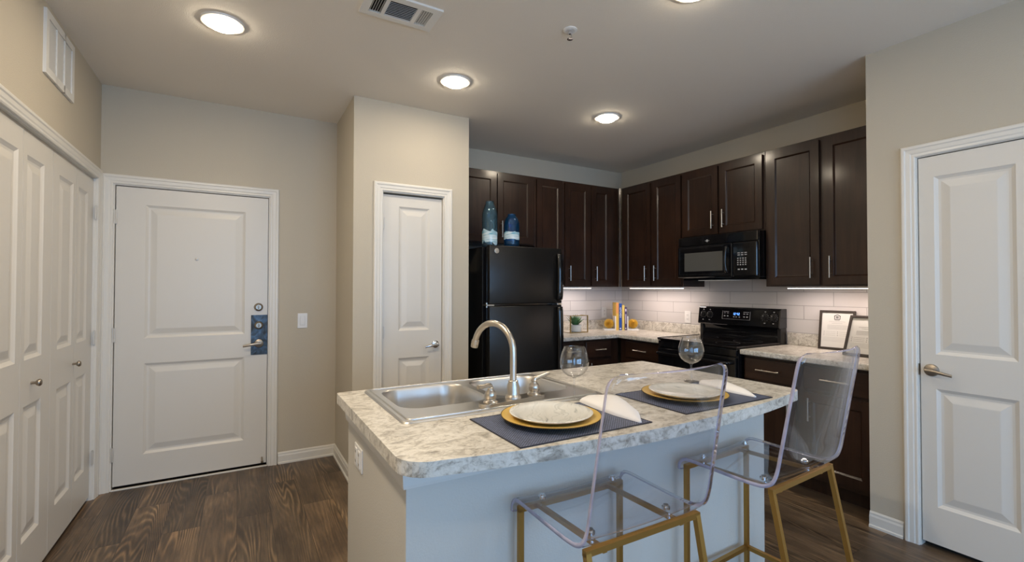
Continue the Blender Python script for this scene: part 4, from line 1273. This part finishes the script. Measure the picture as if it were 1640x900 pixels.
KX0, KX1, KY0, KY1 = 0.400, 2.040, 1.266, 2.050
bm = NB()
for a in ((KX0, KX1, KY0, KY0+0.115), (KX0, KX0+0.09, KY0+0.115, KY1), (KX1-0.09, KX1, KY0+0.115, KY1), (KX0+0.09, KX1-0.09, KY1-0.02, KY1)): box(bm, *a, 0, IZ-0.0405)
obj('knee_wall', bm, mat('island_wall_paint', (0.60, 0.575, 0.52), 0.55, bump=(160, 0.2, 0.003)), t)
bm = NB(); prof = [(0, 0.803), (0.010, 0.803), (0.012, 0.812), (0.013, 0.840), (0.016, 0.862), (0.016, 0.8735), (0, 0.8735)]
loop = [(KX0, KY1), (KX0, KY0), (KX1, KY0), (KX1, KY1)]; sg = [(-1, 0), (-1, -1), (1, -1), (1, 0)]
prev = None
for d, z in prof:
    row = [bm.verts.new((p[0]+s[0]*d, p[1]+s[1]*d, z)) for p, s in zip(loop, sg)]
    if prev:
        for i in range(3): bm.faces.new((prev[i], prev[i+1], row[i+1], row[i]))
    prev = row
obj('cove_trim', bm, M_WHITE, t)
outlet('island_outlet', 'white double outlet on the left end of the island', 'outlet', (KX0, 1.842, 0.708), -pi/2, 'double', w=0.120, h=0.088)

# ------------------------------------------------------------------ sink
t = thing('kitchen_sink', 'stainless double-bowl sink set in the island top', 'sink', (0, 0, IZ))
bm = NB()
outer = rrect(SX0, SX1, SY0, SY1, 0.028, 6)
B1 = (0.502, 0.862, 1.622, 1.990); B2 = (0.894, 1.254, 1.622, 1.990)
holes = [rrect(*b, 0.085, 8) for b in (B1, B2)]
loops = [outer]+holes
tris = tessellate_polygon([[Vector((*p, 0)) for p in l] for l in loops])
flat = [p for l in loops for p in l]
vv = [bm.verts.new((*p, 0.007)) for p in flat]
for q in tris: bm.faces.new([vv[i] for i in q])
n0 = len(outer)
o0 = vv[:n0]
def ringat(poly, z): return [bm.verts.new((*p, z)) for p in poly]
mid = ringat(rrect(SX0-0.004, SX1+0.004, SY0-0.004, SY1+0.004, 0.030, 6), 0.005); bot = ringat(rrect(SX0-0.007, SX1+0.007, SY0-0.007, SY1+0.007, 0.032, 6), 0.0006)
bridge(bm, o0, mid); bridge(bm, mid, bot)
k = n0
for b in (B1, B2):
    prev = vv[k:k+len(holes[0])]; k += len(holes[0])
    x0, x1, y0, y1 = b
    for ins, z, r in ((0.004, 0.003, 0.083), (0.008, -0.006, 0.08), (0.012, -0.05, 0.078), (0.018, -0.13, 0.074), (0.024, -0.150, 0.07), (0.036, -0.163, 0.06), (0.06, -0.168, 0.05)):
        lp = ringat(rrect(x0+ins, x1-ins, y0+ins, y1-ins, r, 8), z); bridge(bm, prev, lp); prev = lp
    bm.faces.new(prev)
obj('basin', bm, M_STEEL, t, smooth=True, autos=20)
# raised bead around the rim
bm = NB(); pts = [(p[0], p[1], 0.0075) for p in rrect(SX0+0.016, SX1-0.016, SY0+0.016, SY1-0.016, 0.02, 5)]; pts.append(pts[0])
tube(bm, pts, 0.0035, 8, cap=False); obj('rim_bead', bm, M_STEEL, t, smooth=True)
for b in (B1, B2):
    c = ((b[0]+b[1])/2, (b[2]+b[3])/2, -0.168)
    bm = NB(); lathe(bm, [(0.043, 0.0005), (0.043, 0.002), (0.036, 0.002), (0.030, -0.0), (0, 0.0005)], c, 32); obj('drain', bm, M_CHROME, t, smooth=True, autos=40)

# ------------------------------------------------------------------ faucet
FX, FY, FZ = 0.900, 1.542, IZ+0.0075
t = thing('faucet', 'brushed nickel gooseneck faucet with two lever handles', 'faucet', (FX, FY, FZ), radians(9))
bm = NB(); prism(bm, rrect(-0.152, 0.152, -0.030, 0.030, 0.029, 8), 0, 0.014); o = obj('deck_plate', bm, M_NICKEL, t, smooth=True, autos=40); bevel_mod(o, 0.005, 3)
bm = NB(); lathe(bm, [(0.031, 0.014), (0.031, 0.020), (0.026, 0.026), (0.024, 0.032), (0.0245, 0.050), (0.022, 0.066), (0.019, 0.074), (0.019, 0.080), (0.014, 0.082)], n=32); obj('spout_base', bm, M_NICKEL, t, smooth=True, autos=50)
bm = NB()
R = 0.105; zc = 0.186
SD = Vector((-0.16, 0.987, 0))
pts = [Vector((0, 0, 0.07)), Vector((0, 0, 0.12)), Vector((0, 0, 0.165))] + [SD*(R-R*cos(a)) + Vector((0, 0, zc+R*sin(a))) for a in [radians(q) for q in range(0, 175, 8)]]
tube(bm, pts, 0.0125, 18)
obj('spout', bm, M_NICKEL, t, smooth=True, autos=60)
e0, e1 = pts[-1], pts[-2]; dv = (e0-e1).normalized()
bm = NB(); cyl(bm, e0-dv*0.010, e0+dv*0.002, 0.015, 0.0155, n=20); cyl(bm, e0+dv*0.002, e0+dv*0.006, 0.0135, n=20); cyl(bm, e0+dv*0.006, e0+dv*0.020, 0.0155, 0.0145, n=20); obj('aerator', bm, M_NICKEL, t, smooth=True, autos=40)
for s in (-1, 1):
    hx = s*0.106
    bm = NB(); lathe(bm, [(0.026, 0.012), (0.027, 0.017), (0.019, 0.022), (0.0175, 0.026), (0.0215, 0.031), (0.0215, 0.046), (0.018, 0.053), (0.012, 0.058), (0.0105, 0.062), (0.0125, 0.066), (0.0105, 0.070), (0, 0.072)], (hx, 0, 0), n=28)
    h = obj('valve_body', bm, M_NICKEL, t, smooth=True, autos=50)
    dx = Vector((s*0.92, -0.10 if s > 0 else -0.25, 0)).normalized()
    b0 = Vector((hx, 0, 0.064))
    cp = [b0, b0+dx*0.004+Vector((0, 0, 0.010)), b0+dx*0.020+Vector((0, 0, 0.014)), b0+dx*0.046+Vector((0, 0, 0.014 if s < 0 else 0.020)), b0+dx*0.072+Vector((0, 0, 0.016 if s < 0 else 0.027))]
    sp = spline(cp, 6); rr = [0.0100-0.003*i/len(sp) for i in range(len(sp))]
    bm = NB(); tube(bm, sp, rr, 14); obj('lever_handle', bm, M_NICKEL, h, smooth=True, autos=60)

# ------------------------------------------------------------------ place settings
def placemat(label, x0, x1, y0, y1, rot=0.0):
    cx, cy = (x0+x1)/2, (y0+y1)/2; w, d = (x1-x0)/2, (y1-y0)/2
    t = thing('placemat', label, 'placemat', (cx, cy, IZ+0.0006), rot, 'woven placemats')
    bm = NB(); box(bm, -w+0.003, w-0.003, -d+0.003, d-0.003, 0, 0.0022); obj('weave', bm, M_WEAVE, t)
    bm = NB()
    for a in ((-w, w, -d, -d+0.004), (-w, w, d-0.004, d), (-w, -w+0.004, -d+0.004, d-0.004), (w-0.004, w, -d+0.004, d-0.004)): box(bm, *a, 0, 0.003, 0.0008)
    obj('binding', bm, M_WEAVEB, t)
    return t
def charger(label, x, y):
    t = thing('charger_plate', label, 'charger', (x, y, IZ+0.003), 0, 'gold chargers')
    bm = NB(); lathe(bm, [(0, 0.0), (0.100, 0.0), (0.104, 0.003), (0.120, 0.007), (0.160, 0.016), (0.1645, 0.0185), (0.163, 0.020), (0.158, 0.0195), (0.118, 0.011), (0.102, 0.007), (0, 0.007)], n=72)
    obj('dish', bm, M_CHARGER, t, smooth=True, autos=50)
    bm = NB(); tube(bm, [(0.1645*cos(a), 0.1645*sin(a), 0.0188) for a in [2*pi*i/72 for i in range(73)]], 0.0016, 8, cap=False); obj('dark_rim', bm, mat('dark_gold_rim', (0.12, 0.07, 0.02), 0.35, 0.7), t, smooth=True)
    return t
M_CHARGER = mat('gold_leaf_charger', (0.80, 0.54, 0.13), 0.34, 0.42, bump=(90, 0.2, 0.001))
def plate(label, x, y, rot):
    bm = NB(); lathe(bm, [(0, 0), (0.080, 0.0), (0.084, 0.002), (0.120, 0.012), (0.1365, 0.0195), (0.1375, 0.0215), (0.135, 0.0225), (0.118, 0.0165), (0.088, 0.0085), (0, 0.0080)], n=72)
    o = obj('dinner_plate', bm, M_PLATE, None, (x, y, IZ+0.0103), rot, smooth=True, autos=60)
    return tag(o, label, 'plate', 'marbled dinner plates')
def napkin(label, ctrl, hw, top):
    """folded cloth: spine points from the wide end to the tip, half widths and heights"""
    P = spline([(*c, 0) for c in ctrl], 8); n = len(P)
    def interp(tab, s):
        f = s*(len(tab)-1); i = min(int(f), len(tab)-2); return tab[i]+(tab[i+1]-tab[i])*(f-i)
    bm = NB(); rows = []
    K = 14
    for i, p in enumerate(P):
        d = (P[min(i+1, n-1)]-P[max(i-1, 0)]).normalized(); s = Vector((d.y, -d.x, 0)); q = i/(n-1)
        w, h = interp(hw, q), interp(top, q)
        row = []
        for k in range(K+1):
            a = pi*k/K
            fold = 0.12*h*sin(3*a+q*4)
            row.append(bm.verts.new(p + s*(w*cos(a)) + Vector((0, 0, max(0, (h*sin(a)**0.6 if sin(a) > 0 else 0)+fold*sin(a))))))
        rows.append(row)
    for r0, r1 in zip(rows[:-1], rows[1:]):
        for k in range(K): bm.faces.new((r0[k], r0[k+1], r1[k+1], r1[k]))
        bm.faces.new((r0[0], r1[0], r1[K], r0[K]))
    bm.faces.new(rows[0]); bm.faces.new(rows[-1])
    o = obj('napkin', bm, M_NAPKIN, None, (0, 0, IZ+0.0038), smooth=True, autos=70)
    return tag(o, label, 'napkin', 'folded white napkins')
def wine_glass(label, x, y):
    t = thing('wine_glass', label, 'wine glass', (x, y, IZ+0.0008), 0, 'empty wine glasses')
    bm = NB(); lathe(bm, [(0, 0), (0.034, 0.0), (0.0345, 0.0015), (0.020, 0.0045), (0.006, 0.008), (0.0040, 0.014), (0.0036, 0.05), (0.0040, 0.076), (0.0075, 0.083), (0.0, 0.0835)], n=36)
    obj('stem_and_foot', bm, M_GLASS, t, smooth=True, autos=60)
    bm = NB(); lathe(bm, [(0.0, 0.0838), (0.010, 0.0848), (0.028, 0.092), (0.044, 0.105), (0.054, 0.122), (0.0575, 0.140), (0.056, 0.158), (0.051, 0.178), (0.0445, 0.196), (0.0405, 0.205), (0.0398, 0.2058), (0.0390, 0.205), (0.0430, 0.196), (0.0495, 0.178), (0.0545, 0.158), (0.0560, 0.140), (0.0525, 0.122), (0.043, 0.1065), (0.027, 0.0935), (0.0, 0.0885)], n=48)
    obj('bowl', bm, M_GLASS, t, smooth=True, autos=80)
    return t
placemat('navy woven placemat in front of the sink', 0.664, 1.165, 1.098, 1.425)
placemat('navy woven placemat at the right end of the island', 1.338, 1.848, 1.108, 1.462)
charger('gold charger plate on the placemat in front of the sink', 0.893, 1.283)
charger('gold charger plate on the placemat at the right end', 1.547, 1.290)
plate('white and grey marbled plate in front of the sink', 0.893, 1.283, radians(15))
plate('white and grey marbled plate at the right end of the island', 1.547, 1.290, radians(75))
napkin('folded white napkin beside the plate in front of the sink', [(1.225, 1.462), (1.205, 1.40), (1.178, 1.31), (1.150, 1.20), (1.122, 1.108)], [0.030, 0.085, 0.070, 0.045, 0.004], [0.010, 0.020, 0.026, 0.020, 0.006])
napkin('folded white napkin beside the plate at the right end', [(1.880, 1.445), (1.862, 1.40), (1.830, 1.32), (1.805, 1.22), (1.780, 1.138)], [0.028, 0.062, 0.052, 0.036, 0.004], [0.010, 0.018, 0.022, 0.018, 0.006])
wine_glass('empty wine glass beside the sink', 1.147, 1.487)
wine_glass('empty wine glass behind the right-hand plate', 1.838, 1.492)

# ------------------------------------------------------------------ stools
def shell_mesh():
    SZ = 0.722
    prof = spline([(0.176, -0.050), (0.175, -0.032), (0.164, -0.014), (0.138, -0.005), (0.06, -0.006), (-0.04, -0.008), (-0.105, -0.008), (-0.146, -0.002), (-0.172, 0.018), (-0.186, 0.055), (-0.197, 0.115), (-0.222, 0.26), (-0.243, 0.378), (-0.252, 0.428)], 5)
    bm = NB(); rows = []; K = 18
    n = len(prof)
    for i, p in enumerate(prof):
        q = i/(n-1)
        y, z = p[0], p[1]
        back = max(0.0, min(1.0, (z-0.02)/0.40)) if y < -0.08 else 0.0
        hwid = 0.220 - 0.008*back
        # round the two top corners
        r = 0.035; top = 0.428
        if back > 0 and z > top-r:
            s = (z-(top-r))/r; hwid -= r*(1-math.sqrt(max(0, 1-s*s)))
        row = []
        for k in range(K+1):
            u = -1+2*k/K
            bow = (0.030*back+0.0)*(1-u*u)
            dip = (0.010*(1-u*u) if y > -0.12 else 0.010*(1-u*u)*max(0, 1-back*5))
            row.append(bm.verts.new((hwid*u, y-bow, SZ+z-dip)))
        rows.append(row)
    for a, b in zip(rows[:-1], rows[1:]):
        for k in range(K): bm.faces.new((a[k], a[k+1], b[k+1], b[k]))
    return bm
def make_stool(label, loc, rot):
    t = thing('bar_stool', label, 'bar stool', loc, rot, 'clear acrylic stools')
    s = obj('seat_shell', shell_mesh(), [M_ACRYL, M_ACEDGE], t, smooth=True)
    so = s.modifiers.new('thick', 'SOLIDIFY'); so.thickness = 0.012; so.offset = 0.0; so.use_rim = True; so.material_offset_rim = 1
    s['label'] = 'one-piece clear acrylic seat and back'
    FZ_, BZ_ = 0.682, 0.702; W_ = 0.199; YF_, YB_ = 0.158, -0.158
    q = 0.016
    for sx in (-1, 1):
        bm = NB(); bar(bm, (sx*W_, YF_, 0.0), (sx*W_, YF_, FZ_), q, q, (0, 1, 0)); obj('leg', bm, M_GOLD, t)
        bm = NB(); bar(bm, (sx*W_, YB_-0.140, 0.0), (sx*W_, YB_, BZ_), q, q, (0, 1, 0)); obj('leg', bm, M_GOLD, t)
        bm = NB(); bar(bm, (sx*0.140, YF_, FZ_+0.002), (sx*0.140, YB_, BZ_-0.010), q*0.8, q*0.8); obj('seat_rail', bm, M_GOLD, t)
        z = 0.265; yb = YB_-0.140*(1-z/BZ_)
        bm = NB(); bar(bm, (sx*W_, YF_-q/2, z), (sx*W_, yb+q/2, z), q, q); obj('footrest', bm, M_GOLD, t)
        for yy in (0.130, -0.100):
            zz = 0.7165 if yy > 0 else 0.7125
            bm = NB(); cyl(bm, (sx*0.140, yy, zz-0.004), (sx*0.140, yy, zz+0.003), 0.012, n=18); cyl(bm, (sx*0.140, yy, zz+0.003), (sx*0.140, yy, zz+0.009), 0.0075, n=14); obj('bolt', bm, M_CHROME, t, smooth=True, autos=40)
    bm = NB(); bar(bm, (-W_-q/2, YF_, FZ_), (W_+q/2, YF_, FZ_), q, q); obj('front_bar', bm, M_GOLD, t)
    bm = NB(); bar(bm, (-W_-q/2, YB_, BZ_), (W_+q/2, YB_, BZ_), q, q); obj('back_bar', bm, M_GOLD, t)
    z = 0.265; yb = YB_-0.140*(1-z/BZ_)
    bm = NB(); bar(bm, (-W_+q/2, YF_, z), (W_-q/2, YF_, z), q, q); obj('footrest', bm, M_GOLD, t)
    bm = NB(); bar(bm, (-W_+q/2, yb, z), (W_-q/2, yb, z), q, q); obj('footrest', bm, M_GOLD, t)
    return t
make_stool('clear acrylic stool with gold legs nearest the sink end', (0.942, 1.070, 0), radians(-0.3))
make_stool('clear acrylic stool with gold legs at the right end of the island', (1.667, 1.061, 0), radians(3.3))
